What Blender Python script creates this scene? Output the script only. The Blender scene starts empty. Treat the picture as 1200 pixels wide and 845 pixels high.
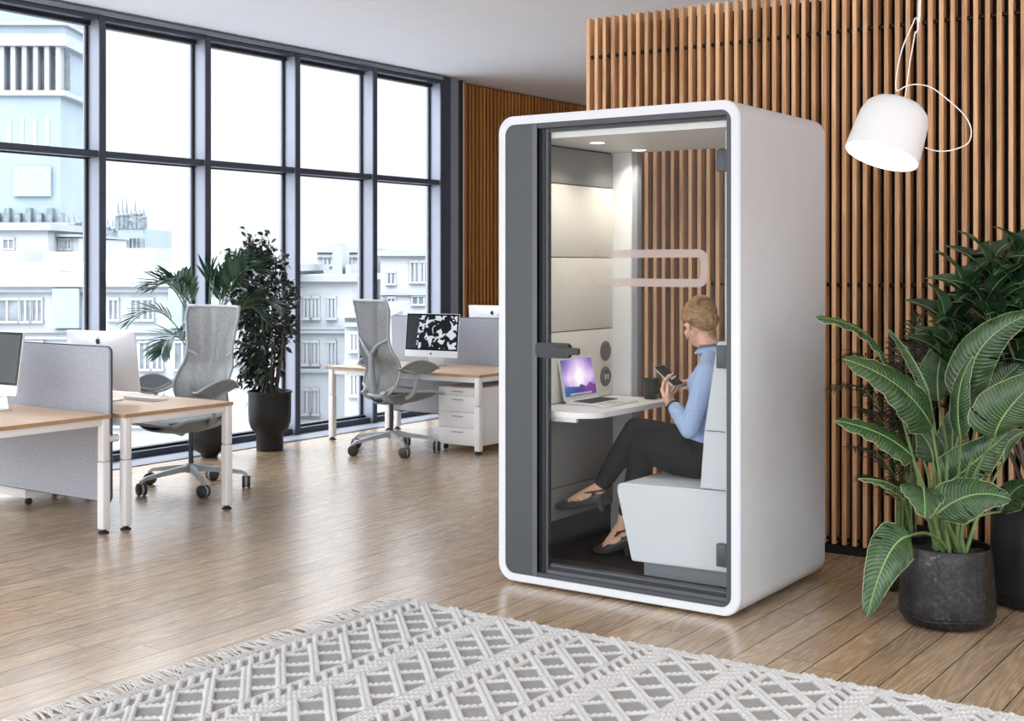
import bpy, bmesh, math, random
import numpy as np
from mathutils import Vector, Matrix, Euler
random.seed(7)
D = bpy.data
SC = bpy.context.scene
COL = SC.collection
PI = math.pi
# ------------------------------------------------------------------ camera model
FL, CX, HY, CH, YAW = 1522.0, 600.0, 310.0, 1.502, math.radians(34.7)
Fv = Vector((-math.sin(YAW), math.cos(YAW), 0)); Rv = Vector((math.cos(YAW), math.sin(YAW), 0)); Uv = Vector((0, 0, 1))
C0 = Vector((0, 0, CH))
def P(x, y, t):            # a measured image point at depth t, as a point of the room
    return C0 + t * (Fv + Rv * (x - CX) / FL + Uv * (HY - y) / FL)
def PY(x, y, Y):
    d = Fv + Rv * (x - CX) / FL + Uv * (HY - y) / FL
    return C0 + d * (Y / d.y)
def lin(c):
    c = c / 255.0
    return c / 12.92 if c <= .04045 else ((c + .055) / 1.055) ** 2.4
def rgb(r, g, b): return (lin(r), lin(g), lin(b), 1)

# ------------------------------------------------------------------ materials
def newmat(name):
    m = D.materials.new(name); m.use_nodes = True
    nt = m.node_tree
    return m, nt, nt.nodes['Principled BSDF'] if 'Principled BSDF' in nt.nodes else nt.nodes[0]
def N(nt, t, **kw):
    n = nt.nodes.new(t)
    for k, v in kw.items(): setattr(n, k, v)
    return n
def L(nt, a, b): nt.links.new(a, b)
def math_n(nt, op, a, b=None, c=None, clamp=False):
    n = N(nt, 'ShaderNodeMath', operation=op); n.use_clamp = clamp
    for i, v in enumerate((a, b, c)):
        if v is None: continue
        if isinstance(v, (int, float)): n.inputs[i].default_value = v
        else: L(nt, v, n.inputs[i])
    return n.outputs[0]
def ramp(nt, src, stops):
    r = N(nt, 'ShaderNodeValToRGB'); e = r.color_ramp.elements
    while len(e) > 1: e.remove(e[-1])
    e[0].position = stops[0][0]; e[0].color = stops[0][1]
    for p, c in stops[1:]:
        k = e.new(p); k.color = c
    L(nt, src, r.inputs[0]); return r.outputs[0]
def noise(nt, scale, detail=3, vec=None, rough=.5, dist=0):
    n = N(nt, 'ShaderNodeTexNoise'); n.inputs['Scale'].default_value = scale; n.inputs['Detail'].default_value = detail
    n.inputs['Roughness'].default_value = rough; n.inputs['Distortion'].default_value = dist
    if vec is None:
        tc = N(nt, 'ShaderNodeTexCoord'); vec = tc.outputs['Object']
    L(nt, vec, n.inputs['Vector']); return n.outputs['Fac']
def bump(nt, b, h, s=.3, d=.01):
    n = N(nt, 'ShaderNodeBump'); n.inputs['Strength'].default_value = s; n.inputs['Distance'].default_value = d
    L(nt, h, n.inputs['Height']); L(nt, n.outputs[0], b.inputs['Normal'])
def mapping(nt, scale=(1, 1, 1), rot=(0, 0, 0)):
    tc = N(nt, 'ShaderNodeTexCoord'); m = N(nt, 'ShaderNodeMapping')
    m.inputs['Scale'].default_value = scale; m.inputs['Rotation'].default_value = rot
    L(nt, tc.outputs['Object'], m.inputs[0]); return m.outputs[0]
def M(name, c, rough=.5, metal=0, var=0, vscale=8, bscale=None, bstr=.2, spec=.5, stretch=None, coat=0, detail=3):
    m, nt, b = newmat(name)
    col = rgb(*c)
    b.inputs['Base Color'].default_value = col
    b.inputs['Roughness'].default_value = rough; b.inputs['Metallic'].default_value = metal
    b.inputs['Specular IOR Level'].default_value = spec
    if coat: b.inputs['Coat Weight'].default_value = coat; b.inputs['Coat Roughness'].default_value = .08
    vec = mapping(nt, stretch) if stretch else None
    nz = noise(nt, vscale, detail, vec)
    v = max(var, .015)
    lo = tuple(max(0, x * (1 - v)) for x in col[:3]) + (1,); hi = tuple(min(1, x * (1 + v)) for x in col[:3]) + (1,)
    L(nt, ramp(nt, nz, [(.3, lo), (.7, hi)]), b.inputs['Base Color'])
    if bscale: bump(nt, b, noise(nt, bscale, 4, vec), bstr, .004)
    return m
def emis(name, c, s):
    m, nt, b = newmat(name); b.inputs['Base Color'].default_value = rgb(*c)
    b.inputs['Emission Color'].default_value = rgb(*c); b.inputs['Emission Strength'].default_value = s; return m
def glassmat(name, tint=(250, 252, 252), ior=1.5, rough=0.0):
    m = D.materials.new(name); m.use_nodes = True; nt = m.node_tree; nt.nodes.clear()
    o = N(nt, 'ShaderNodeOutputMaterial'); tr = N(nt, 'ShaderNodeBsdfTransparent'); gl = N(nt, 'ShaderNodeBsdfGlossy')
    tr.inputs[0].default_value = rgb(*tint); gl.inputs['Roughness'].default_value = rough
    fr = N(nt, 'ShaderNodeFresnel'); fr.inputs[0].default_value = ior
    # a pane only mirrors on the side the light comes from: both faces of the thin box do it
    gi = N(nt, 'ShaderNodeNewGeometry'); fc = math_n(nt, 'MULTIPLY', fr.outputs[0], math_n(nt, 'SUBTRACT', 1.0, gi.outputs['Backfacing']))
    mx = N(nt, 'ShaderNodeMixShader'); L(nt, fc, mx.inputs[0]); L(nt, tr.outputs[0], mx.inputs[1]); L(nt, gl.outputs[0], mx.inputs[2])
    L(nt, mx.outputs[0], o.inputs[0]); return m

def wood_floor():
    m, nt, b = newmat('oak_floor')
    tc = N(nt, 'ShaderNodeTexCoord'); sp = N(nt, 'ShaderNodeSeparateXYZ'); L(nt, tc.outputs['Object'], sp.inputs[0])
    X, Y = sp.outputs[0], sp.outputs[1]
    W = .1425
    u = math_n(nt, 'DIVIDE', math_n(nt, 'ADD', X, 1.987 + W * 100), W)
    iu = math_n(nt, 'FLOOR', u); fu = math_n(nt, 'FRACT', u)
    wn = N(nt, 'ShaderNodeTexWhiteNoise', noise_dimensions='1D'); L(nt, iu, wn.inputs['W'])
    LEN = 1.9
    v = math_n(nt, 'ADD', math_n(nt, 'DIVIDE', math_n(nt, 'ADD', Y, 40), LEN), math_n(nt, 'MULTIPLY', wn.outputs['Value'], 7.3))
    iv = math_n(nt, 'FLOOR', v); fv = math_n(nt, 'FRACT', v)
    w2 = N(nt, 'ShaderNodeTexWhiteNoise', noise_dimensions='2D'); cb = N(nt, 'ShaderNodeCombineXYZ')
    L(nt, iu, cb.inputs[0]); L(nt, iv, cb.inputs[1]); L(nt, cb.outputs[0], w2.inputs['Vector'])
    rnd = w2.outputs['Value']
    # grain coordinates: shifted per board, stretched along the board
    cg = N(nt, 'ShaderNodeCombineXYZ')
    L(nt, math_n(nt, 'MULTIPLY', math_n(nt, 'ADD', X, math_n(nt, 'MULTIPLY', rnd, 31)), 9), cg.inputs[0])
    L(nt, math_n(nt, 'MULTIPLY', math_n(nt, 'ADD', Y, math_n(nt, 'MULTIPLY', rnd, 17)), .75), cg.inputs[1])
    L(nt, math_n(nt, 'MULTIPLY', rnd, 9), cg.inputs[2])
    n1 = noise(nt, 1.0, 1.5, cg.outputs[0], .4)
    ring = math_n(nt, 'FRACT', math_n(nt, 'MULTIPLY', n1, 13))
    ringc = math_n(nt, 'POWER', math_n(nt, 'ABSOLUTE', math_n(nt, 'SUBTRACT', math_n(nt, 'MULTIPLY', ring, 2), 1)), 1.6)
    cg2 = N(nt, 'ShaderNodeCombineXYZ')
    L(nt, math_n(nt, 'MULTIPLY', X, 260), cg2.inputs[0]); L(nt, math_n(nt, 'MULTIPLY', Y, 7), cg2.inputs[1]); L(nt, math_n(nt, 'MULTIPLY', rnd, 20), cg2.inputs[2])
    n2 = noise(nt, 1.0, 3, cg2.outputs[0], .6)
    g = math_n(nt, 'ADD', math_n(nt, 'MULTIPLY', ringc, .42), math_n(nt, 'MULTIPLY', n2, .38))
    base = ramp(nt, g, [(.05, rgb(152, 136, 118)), (.4, rgb(182, 166, 147)), (.8, rgb(199, 184, 165))])
    tint = ramp(nt, rnd, [(0, rgb(226, 214, 200)), (.35, rgb(250, 236, 216)), (.7, rgb(238, 226, 212)), (1, rgb(255, 246, 232))])
    mx = N(nt, 'ShaderNodeMix', data_type='RGBA', blend_type='MULTIPLY'); mx.inputs[0].default_value = 1
    L(nt, base, mx.inputs[6]); L(nt, tint, mx.inputs[7])
    # seams
    e1 = math_n(nt, 'LESS_THAN', math_n(nt, 'ABSOLUTE', math_n(nt, 'SUBTRACT', fu, .5)), .483)
    e2 = math_n(nt, 'LESS_THAN', math_n(nt, 'ABSOLUTE', math_n(nt, 'SUBTRACT', fv, .5)), .4992)
    seam = math_n(nt, 'MULTIPLY', e1, e2)
    m2 = N(nt, 'ShaderNodeMix', data_type='RGBA'); L(nt, seam, m2.inputs[0]); m2.inputs[6].default_value = rgb(52, 40, 30); L(nt, mx.outputs[2], m2.inputs[7])
    L(nt, m2.outputs[2], b.inputs['Base Color'])
    L(nt, math_n(nt, 'ADD', math_n(nt, 'MULTIPLY', n2, .12), .20), b.inputs['Roughness'])
    b.inputs['Specular IOR Level'].default_value = .6; b.inputs['Coat Weight'].default_value = .45; b.inputs['Coat Roughness'].default_value = .2
    bump(nt, b, math_n(nt, 'ADD', math_n(nt, 'MULTIPLY', seam, 1.0), math_n(nt, 'MULTIPLY', n2, .25)), .25, .002)
    return m
def slat_wood(name, c1, c2, pitch, axis):
    m, nt, b = newmat(name)
    tc = N(nt, 'ShaderNodeTexCoord'); sp = N(nt, 'ShaderNodeSeparateXYZ'); L(nt, tc.outputs['Object'], sp.inputs[0])
    A = sp.outputs[axis]
    idx = math_n(nt, 'FLOOR', math_n(nt, 'DIVIDE', math_n(nt, 'ADD', A, 50 + pitch * .3), pitch))
    wn = N(nt, 'ShaderNodeTexWhiteNoise', noise_dimensions='1D'); L(nt, idx, wn.inputs['W'])
    cg = N(nt, 'ShaderNodeCombineXYZ')
    L(nt, math_n(nt, 'MULTIPLY', math_n(nt, 'ADD', sp.outputs[0], sp.outputs[1]), 60), cg.inputs[0])
    L(nt, math_n(nt, 'MULTIPLY', sp.outputs[2], 3), cg.inputs[1]); L(nt, math_n(nt, 'MULTIPLY', wn.outputs['Value'], 40), cg.inputs[2])
    n1 = noise(nt, 1.0, 4, cg.outputs[0], .55, .6)
    g = math_n(nt, 'ADD', math_n(nt, 'MULTIPLY', n1, .75), math_n(nt, 'MULTIPLY', wn.outputs['Value'], .3))
    L(nt, ramp(nt, g, [(.28, rgb(*c1)), (.75, rgb(*c2))]), b.inputs['Base Color'])
    b.inputs['Roughness'].default_value = .5
    bump(nt, b, n1, .15, .002); return m
def fabric(name, c, scale=420, var=.12, rough=.9, bstr=.3, var2=None):
    m, nt, b = newmat(name); col = rgb(*c)
    n = noise(nt, scale, 2, None, .6); n2 = noise(nt, 90, 3)
    g = math_n(nt, 'ADD', math_n(nt, 'MULTIPLY', n, .6), math_n(nt, 'MULTIPLY', n2, .4))
    lo = tuple(x * (1 - var) for x in col[:3]) + (1,); hi = tuple(min(1, x * (1 + var)) for x in col[:3]) + (1,)
    L(nt, ramp(nt, g, [(.35, lo), (.65, hi)]), b.inputs['Base Color'])
    b.inputs['Roughness'].default_value = rough; b.inputs['Specular IOR Level'].default_value = .2
    if name == 'light_blue_shirt':
        g = math_n(nt, 'ADD', math_n(nt, 'MULTIPLY', noise(nt, 26, 3, None, .6, 1.2), 12), g)
    bump(nt, b, g, bstr, .001); return m
def knit(name, c, alpha, scale=900):
    m, nt, b = newmat(name); b.inputs['Roughness'].default_value = .7
    n = noise(nt, 260, 1, None, .5); n3 = noise(nt, 60, 3)
    col = rgb(*c); lo = tuple(x * .62 for x in col[:3]) + (1,); hi = tuple(min(1, x * 1.25) for x in col[:3]) + (1,)
    L(nt, ramp(nt, math_n(nt, 'ADD', math_n(nt, 'MULTIPLY', n, .6), math_n(nt, 'MULTIPLY', n3, .4)), [(.35, lo), (.65, hi)]), b.inputs['Base Color'])
    vo = N(nt, 'ShaderNodeTexVoronoi'); vo.inputs['Scale'].default_value = 300
    tc = N(nt, 'ShaderNodeTexCoord'); L(nt, tc.outputs['Object'], vo.inputs['Vector'])
    a = math_n(nt, 'SUBTRACT', 1.0, math_n(nt, 'MULTIPLY', math_n(nt, 'LESS_THAN', vo.outputs['Distance'], .42), 1 - alpha))
    L(nt, a, b.inputs['Alpha']); return m
def leafmat(name, c1, c2, rough=.35, scale=9, trans=.0, spec=.5):
    m, nt, b = newmat(name)
    n = noise(nt, scale, 3); gi = N(nt, 'ShaderNodeNewGeometry')
    r = ramp(nt, math_n(nt, 'ADD', math_n(nt, 'MULTIPLY', n, .55), math_n(nt, 'MULTIPLY', gi.outputs['Random Per Island'], .45)), [(.2, rgb(*c1)), (.8, rgb(*c2))])
    L(nt, r, b.inputs['Base Color']); b.inputs['Roughness'].default_value = rough; b.inputs['Specular IOR Level'].default_value = spec
    return m

MT = {}
def setup_mats():
    MT['floor'] = wood_floor()
    MT['ceiling'] = M('ceiling_paint', (238, 240, 247), .9, bscale=120, bstr=.03)
    MT['groove'] = M('groove_grey', (150, 152, 160), .8)
    MT['alu_dark'] = M('anthracite_shaded_aluminium', (70, 76, 88), .38, .5, var=.05)
    MT['alu_side'] = M('silver_lit_aluminium', (140, 144, 157), .42, .35, var=.03)
    MT['gasket'] = M('black_gasket', (28, 30, 34), .6)
    MT['glass'] = glassmat('window_glass', (252, 253, 254), 1.3)
    MT['door_glass'] = glassmat('door_glass', (251, 252, 252), 1.22)
    MT['grille'] = M('convector_grille', (118, 124, 136), .7, .0, var=.1, stretch=(3, 60, 3), vscale=4)
    MT['slat'] = slat_wood('larch_slat', (160, 112, 72), (236, 190, 144), .0553, 0)
    MT['slat2'] = slat_wood('amber_slat', (140, 84, 34), (190, 128, 62), .066, 1)
    MT['endboard'] = slat_wood('pale_board', (214, 178, 150), (232, 204, 180), 5, 2)
    MT['black'] = M('black_backing', (12, 10, 10), .9)
    MT['rod'] = M('black_steel', (28, 24, 24), .35, .6)
    MT['white'] = M('booth_white_lacquer', (216, 220, 227), .32, var=.01)
    MT['white_side'] = MT['white']
    MT['frame'] = M('graphite_frame', (66, 70, 76), .45, .1, var=.03)
    MT['frame2'] = M('charcoal_strip', (88, 90, 96), .4, .2)
    MT['frame_dk'] = M('door_stile_black', (38, 40, 44), .4, .2)
    MT['felt_beige'] = fabric('beige_felt', (222, 218, 210), 300, .06)
    MT['felt_grey_shade'] = fabric('grey_shaded_felt', (142, 140, 139), 300, .08)
    MT['felt_dark'] = fabric('dark_felt', (52, 52, 54), 300, .1)
    MT['uph'] = fabric('pale_upholstery', (203, 207, 212), 500, .04, .8, .15)
    MT['inner_white'] = M('inner_white', (226, 226, 226), .5)
    MT['carpet'] = fabric('dark_carpet', (58, 52, 50), 200, .3)
    MT['desk_wood'] = M('oak_laminate', (194, 164, 136), .42, var=.12, vscale=3, stretch=(.6, 14, 6))
    MT['desk_edge'] = M('oak_edge', (182, 146, 110), .45, var=.12, vscale=5)
    MT['white_metal'] = M('white_powdercoat', (236, 236, 238), .4, var=.01)
    MT['grey_metal'] = M('grey_powdercoat', (150, 152, 158), .45)
    MT['foot'] = M('black_rubber', (22, 22, 24), .6)
    MT['screen_felt'] = fabric('grey_felt_screen', (164, 168, 178), 240, .24, .95, .3)
    MT['piping'] = fabric('dark_piping', (70, 72, 80), 240, .2)
    MT['alu'] = M('satin_aluminium', (208, 208, 210), .3, .55, var=.02)
    MT['alu_w'] = M('pale_aluminium', (232, 233, 236), .3, .2, var=.01)
    MT['scr_off'] = M('dark_display', (52, 53, 56), .2, spec=.6)
    MT['key'] = M('dark_keys', (40, 40, 42), .5)
    MT['keyw'] = M('white_keys', (238, 238, 240), .5)
    MT['logo'] = M('logo_dark', (60, 62, 66), .3)
    MT['chair'] = M('chair_grey_plastic', (164, 170, 176), .45, var=.05)
    MT['chair_dk'] = M('chair_mid_grey', (128, 134, 140), .5, var=.05)
    MT['knit'] = knit('grey_suspension_knit', (134, 134, 134), .75)
    MT['knit2'] = knit('seat_knit', (140, 146, 150), .9)
    MT['caster'] = M('dark_caster', (44, 40, 42), .45)
    MT['gas'] = M('dark_gas_lift', (60, 62, 66), .25, .7)
    MT['pot_black'] = M('matt_black_pot', (22, 22, 24), .55, var=.1)
    MT['pot_metal'] = potmat()
    MT['soil'] = M('soil', (40, 32, 26), .95, var=.5, vscale=60, bscale=80, bstr=1)
    MT['stre'] = strelitzia_mat()
    MT['stre_edge'] = M('leaf_margin', (176, 186, 140), .5)
    MT['stre_rib'] = M('leaf_midrib', (128, 160, 100), .45)
    MT['stalk'] = M('green_stalk', (98, 120, 70), .5, var=.25, vscale=20)
    MT['rubber'] = leafmat('dark_glossy_leaf', (22, 42, 26), (66, 98, 64), .24)
    MT['rubber_rib'] = M('pale_rib', (124, 150, 108), .5)
    MT['dark_palm'] = leafmat('dark_thin_leaf', (26, 30, 18), (46, 50, 30), .6)
    MT['ficus'] = leafmat('ficus_leaf', (16, 26, 20), (44, 62, 50), .4)
    MT['kentia'] = leafmat('kentia_leaf', (30, 58, 42), (98, 134, 112), .38)
    MT['bark'] = M('bark', (96, 88, 76), .8, var=.2, vscale=30)
    MT['lamp'] = M('white_lamp_shade', (226, 227, 230), .35)
    MT['lamp_in'] = emis('lamp_diffuser', (255, 250, 242), 14)
    MT['cable'] = M('white_cable', (240, 238, 234), .5)
    MT['down'] = emis('downlight_lens', (255, 240, 210), 9)
    MT['skin'] = skinmat()
    MT['hair'] = hairmat()
    MT['shirt'] = fabric('light_blue_shirt', (160, 180, 216), 260, .16, .85, .3)
    MT['trous'] = fabric('black_trousers', (27, 25, 28), 300, .15, .85, .2)
    MT['shoe'] = M('dark_leather', (62, 60, 60), .38, var=.1)
    MT['strap'] = M('brown_leather', (60, 42, 38), .5)
    MT['gold'] = M('silver_ring', (220, 210, 190), .2, 1)
    MT['cup'] = M('black_ceramic', (14, 16, 15), .35)
    MT['coffee'] = M('foam', (226, 196, 164), .7)
    MT['phone'] = M('phone_glass', (34, 32, 36), .2)
    MT['rug_y'] = M('cream_yarn', (196, 196, 196), .95, var=.12, vscale=220, bscale=500, bstr=.5)
    MT['rug_g'] = M('grey_ground', (150, 150, 149), .95, var=.12, vscale=12, stretch=(1, 18, 1), bscale=20, bstr=1)
    MT['fringe'] = M('fringe_yarn', (192, 190, 188), .95, var=.15, vscale=160)
    MT['bwall'] = M('pale_render', (150, 153, 157), .9, var=.03, vscale=.6)
    MT['bwall2'] = M('grey_render', (134, 138, 143), .9, var=.05, vscale=.4)
    MT['bstone'] = M('tower_stone', (122, 134, 143), .9, var=.08, vscale=.1)
    MT['bglass'] = M('facade_window', (102, 108, 114), .25, var=.35, vscale=1.2)
    MT['bgreen'] = M('verdigris_panel', (126, 141, 145), .8, var=.1, vscale=1)
    MT['broof'] = M('pale_roof', (142, 145, 149), .8, var=.03, vscale=.5)
    MT['bdark'] = M('dark_crest', (98, 106, 112), .9, var=.3, vscale=2)
    MT['asphalt'] = M('pale_street', (150, 154, 158), .9, var=.1, vscale=.1)
def potmat():
    m, nt, b = newmat('weathered_zinc')
    n = noise(nt, 14, 6, None, .65); n2 = noise(nt, 60, 4)
    g = math_n(nt, 'MULTIPLY', n, n2)
    L(nt, ramp(nt, g, [(.2, rgb(38, 38, 39)), (.38, rgb(62, 61, 62)), (.5, rgb(140, 137, 132))]), b.inputs['Base Color'])
    b.inputs['Metallic'].default_value = .6; b.inputs['Roughness'].default_value = .32
    bump(nt, b, n, .15, .004); return m
def strelitzia_mat():
    m, nt, b = newmat('strelitzia_leaf')
    at = N(nt, 'ShaderNodeAttribute', attribute_name='vein')
    w = N(nt, 'ShaderNodeMath', operation='FRACT'); L(nt, at.outputs['Fac'], w.inputs[0])
    tri = math_n(nt, 'ABSOLUTE', math_n(nt, 'SUBTRACT', math_n(nt, 'MULTIPLY', w.outputs[0], 2), 1))
    n = noise(nt, 12, 3)
    g = math_n(nt, 'ADD', math_n(nt, 'MULTIPLY', math_n(nt, 'POWER', tri, 4), .4), math_n(nt, 'MULTIPLY', n, .7))
    L(nt, ramp(nt, g, [(.2, rgb(26, 50, 26)), (.5, rgb(48, 80, 42)), (.95, rgb(96, 128, 76))]), b.inputs['Base Color'])
    b.inputs['Roughness'].default_value = .36; b.inputs['Specular IOR Level'].default_value = .6
    bump(nt, b, tri, .5, .004); return m
def skinmat():
    m, nt, b = newmat('skin'); n = noise(nt, 30, 3)
    L(nt, ramp(nt, n, [(.3, rgb(222, 168, 142)), (.7, rgb(236, 190, 166))]), b.inputs['Base Color'])
    b.inputs['Roughness'].default_value = .5; b.inputs['Subsurface Weight'].default_value = .08; b.inputs['Subsurface Radius'].default_value = (.02, .008, .004)
    return m
def hairmat():
    m, nt, b = newmat('blond_hair'); v = mapping(nt, (30, 120, 120), (0, .5, .3)); n = noise(nt, 1, 4, v, .6)
    L(nt, ramp(nt, n, [(.3, rgb(98, 68, 38)), (.55, rgb(160, 120, 76)), (.8, rgb(206, 168, 120))]), b.inputs['Base Color'])
    b.inputs['Roughness'].default_value = .45; bump(nt, b, n, .5, .004); return m
setup_mats()

# ------------------------------------------------------------------ builders
class MB:
    def __init__(s): s.bm = bmesh.new(); s.vein = None
    def _mi(s, faces, mi):
        if mi:
            for f in faces: f.material_index = mi
    def box(s, x0, x1, y0, y1, z0, z1, mi=0, bev=0, seg=2, mat=None):
        r = bmesh.ops.create_cube(s.bm, size=1); vs = r['verts']
        for v in vs:
            v.co = Vector((x0 + (v.co.x + .5) * (x1 - x0), y0 + (v.co.y + .5) * (y1 - y0), z0 + (v.co.z + .5) * (z1 - z0)))
        fs = list({f for v in vs for f in v.link_faces}); s._mi(fs, mi)
        if bev:
            es = list({e for v in vs for e in v.link_edges})
            rr = bmesh.ops.bevel(s.bm, geom=es, offset=bev, segments=seg, affect='EDGES', profile=.5)
            vs = [v for v in rr['verts']]; s._mi(rr['faces'], mi)
            vs = list({v for f in rr['faces'] for v in f.verts} | {v for v in vs if v.is_valid})
            fs2 = {f for v in vs for f in v.link_faces}; s._mi(fs2, mi)
            vs = list({v for f in fs2 for v in f.verts})
        if mat is not None:
            for v in vs: v.co = mat @ v.co
        return vs
    def prism(s, poly, axis, a, b, mi=0):
        """poly: list of 2-D points; axis the extrusion axis"""
        def mk(p, t):
            if axis == 'x': return Vector((t, p[0], p[1]))
            if axis == 'y': return Vector((p[0], t, p[1]))
            return Vector((p[0], p[1], t))
        A = [s.bm.verts.new(mk(p, a)) for p in poly]; B = [s.bm.verts.new(mk(p, b)) for p in poly]
        fs = [s.bm.faces.new(A), s.bm.faces.new(B[::-1])]
        n = len(poly)
        for i in range(n): fs.append(s.bm.faces.new((A[i], B[i], B[(i + 1) % n], A[(i + 1) % n])))
        s._mi(fs, mi); return A + B
    def tube(s, pts, r, seg=8, mi=0, closed=False, cap=True):
        pts = [Vector(p) for p in pts]; n = len(pts)
        rs = r if isinstance(r, (list, tuple)) else [r] * n
        rings = []; up = None
        for i, p in enumerate(pts):
            if closed: t = pts[(i + 1) % n] - pts[i - 1]
            else: t = pts[min(i + 1, n - 1)] - pts[max(i - 1, 0)]
            t.normalize()
            if up is None:
                a = Vector((0, 0, 1)) if abs(t.z) < .9 else Vector((1, 0, 0)); up = (a - t * a.dot(t)).normalized()
            else:
                up = (up - t * up.dot(t))
                up = up.normalized() if up.length > 1e-6 else t.orthogonal().normalized()
            sd = t.cross(up)
            rings.append([s.bm.verts.new(p + (up * math.cos(k * 2 * PI / seg) + sd * math.sin(k * 2 * PI / seg)) * rs[i]) for k in range(seg)])
        fs = []
        m = n if closed else n - 1
        for i in range(m):
            a, b = rings[i], rings[(i + 1) % n]
            for k in range(seg): fs.append(s.bm.faces.new((a[k], a[(k + 1) % seg], b[(k + 1) % seg], b[k])))
        if cap and not closed:
            fs.append(s.bm.faces.new(rings[0][::-1])); fs.append(s.bm.faces.new(rings[-1]))
        s._mi(fs, mi); return [v for q in rings for v in q]
    def lathe(s, prof, seg=32, mi=0, mat=None, mis=None):
        rings = []
        for (r, z) in prof:
            if r < 1e-5: rings.append([s.bm.verts.new(Vector((0, 0, z)))])
            else: rings.append([s.bm.verts.new(Vector((r * math.cos(2 * PI * k / seg), r * math.sin(2 * PI * k / seg), z))) for k in range(seg)])
        for i in range(len(rings) - 1):
            a, b = rings[i], rings[i + 1]; q = mis[i] if mis else mi
            for k in range(seg):
                k2 = (k + 1) % seg
                if len(a) == 1 and len(b) == 1: continue
                if len(a) == 1: f = s.bm.faces.new((a[0], b[k2], b[k]))
                elif len(b) == 1: f = s.bm.faces.new((a[k], a[k2], b[0]))
                else: f = s.bm.faces.new((a[k], a[k2], b[k2], b[k]))
                f.material_index = q
        vs = [v for q in rings for v in q]
        if mat is not None:
            for v in vs: v.co = mat @ v.co
        return vs
    def ell(s, c, r, mi=0, seg=20, rot=None):
        rr = bmesh.ops.create_uvsphere(s.bm, u_segments=seg, v_segments=max(8, seg // 2), radius=1)
        Mx = Matrix.Translation(Vector(c)) @ (rot.to_matrix().to_4x4() if rot else Matrix()) @ Matrix.Diagonal((r[0], r[1], r[2], 1))
        for v in rr['verts']: v.co = Mx @ v.co
        s._mi({f for v in rr['verts'] for f in v.link_faces}, mi); return rr['verts']
    def quad(s, a, b, c, d, mi=0):
        f = s.bm.faces.new([s.bm.verts.new(Vector(p)) for p in (a, b, c, d)]); f.material_index = mi
    def grid(s, fn, nu, nv, mi=0, closed_u=False):
        g = [[s.bm.verts.new(fn(i / nu, j / nv)) for j in range(nv + 1)] for i in range(nu + 1)]
        for i in range(nu):
            for j in range(nv):
                f = s.bm.faces.new((g[i][j], g[i + 1][j], g[i + 1][j + 1], g[i][j + 1])); f.material_index = mi
        return g
    def obj(s, name, mats, parent=None, loc=(0, 0, 0), rot=(0, 0, 0), smooth=40, solid=0, norm=True):
        if norm: bmesh.ops.recalc_face_normals(s.bm, faces=s.bm.faces)
        me = D.meshes.new(name); s.bm.to_mesh(me); s.bm.free()
        if not isinstance(mats, (list, tuple)): mats = [mats]
        for m in mats: me.materials.append(MT[m] if isinstance(m, str) else m)
        if smooth:
            me.polygons.foreach_set('use_smooth', [True] * len(me.polygons))
            if smooth < 180: me.set_sharp_from_angle(angle=math.radians(smooth))
        o = D.objects.new(name, me); COL.objects.link(o)
        o.location = loc; o.rotation_euler = rot
        if parent: o.parent = parent
        if solid:
            md = o.modifiers.new('thickness', 'SOLIDIFY'); md.thickness = solid; md.offset = 0
        return o
def tag(o, label=None, cat=None, group=None, kind=None):
    if label: o['label'] = label
    if cat: o['category'] = cat
    if group: o['group'] = group
    if kind: o['kind'] = kind
    return o
def empty(name, loc=(0, 0, 0), rz=0, **kw):
    o = D.objects.new(name, None); COL.objects.link(o); o.location = loc; o.rotation_euler = (0, 0, rz); o.empty_display_size = .1
    return tag(o, **kw)
def copy_tree(o, parent=None):
    c = o.copy(); COL.objects.link(c)
    if parent: c.parent = parent
    for ch in [x for x in D.objects if x.parent == o]: copy_tree(ch, c)
    return c
def roundrect(x0, x1, z0, z1, r, n=8):
    pts = []
    for cx, cz, a0 in ((x1 - r, z0 + r, -90), (x1 - r, z1 - r, 0), (x0 + r, z1 - r, 90), (x0 + r, z0 + r, 180)):
        for k in range(n + 1):
            a = math.radians(a0 + 90 * k / n); pts.append((cx + r * math.cos(a), cz + r * math.sin(a)))
    return pts
def ring_prism(mb, outer, inner, y0, y1, mi=0, axis='y'):
    n = len(outer)
    def mk(p, t): return Vector((p[0], t, p[1])) if axis == 'y' else Vector((p[0], p[1], t))
    A = [mb.bm.verts.new(mk(p, y0)) for p in outer]; B = [mb.bm.verts.new(mk(p, y0)) for p in inner]
    Cc = [mb.bm.verts.new(mk(p, y1)) for p in outer]; Dd = [mb.bm.verts.new(mk(p, y1)) for p in inner]
    for i in range(n):
        j = (i + 1) % n
        for q in ((A[i], A[j], B[j], B[i]), (A[i], Cc[i], Cc[j], A[j]), (Cc[i], Dd[i], Dd[j], Cc[j]), (B[i], B[j], Dd[j], Dd[i])):
            f = mb.bm.faces.new(q); f.material_index = mi
def bez(p0, p1, p2, n):
    return [p0 * (1 - t) ** 2 + p1 * 2 * t * (1 - t) + p2 * t * t for t in [i / n for i in range(n + 1)]]
def spline(pts, n=6):
    pts = [Vector(p) for p in pts]; out = []
    for i in range(len(pts) - 1):
        p0 = pts[max(i - 1, 0)]; p1 = pts[i]; p2 = pts[i + 1]; p3 = pts[min(i + 2, len(pts) - 1)]
        for k in range(n):
            t = k / n
            out.append(.5 * ((2 * p1) + (-p0 + p2) * t + (2 * p0 - 5 * p1 + 4 * p2 - p3) * t * t + (-p0 + 3 * p1 - 3 * p2 + p3) * t ** 3))
    out.append(pts[-1]); return out
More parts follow.
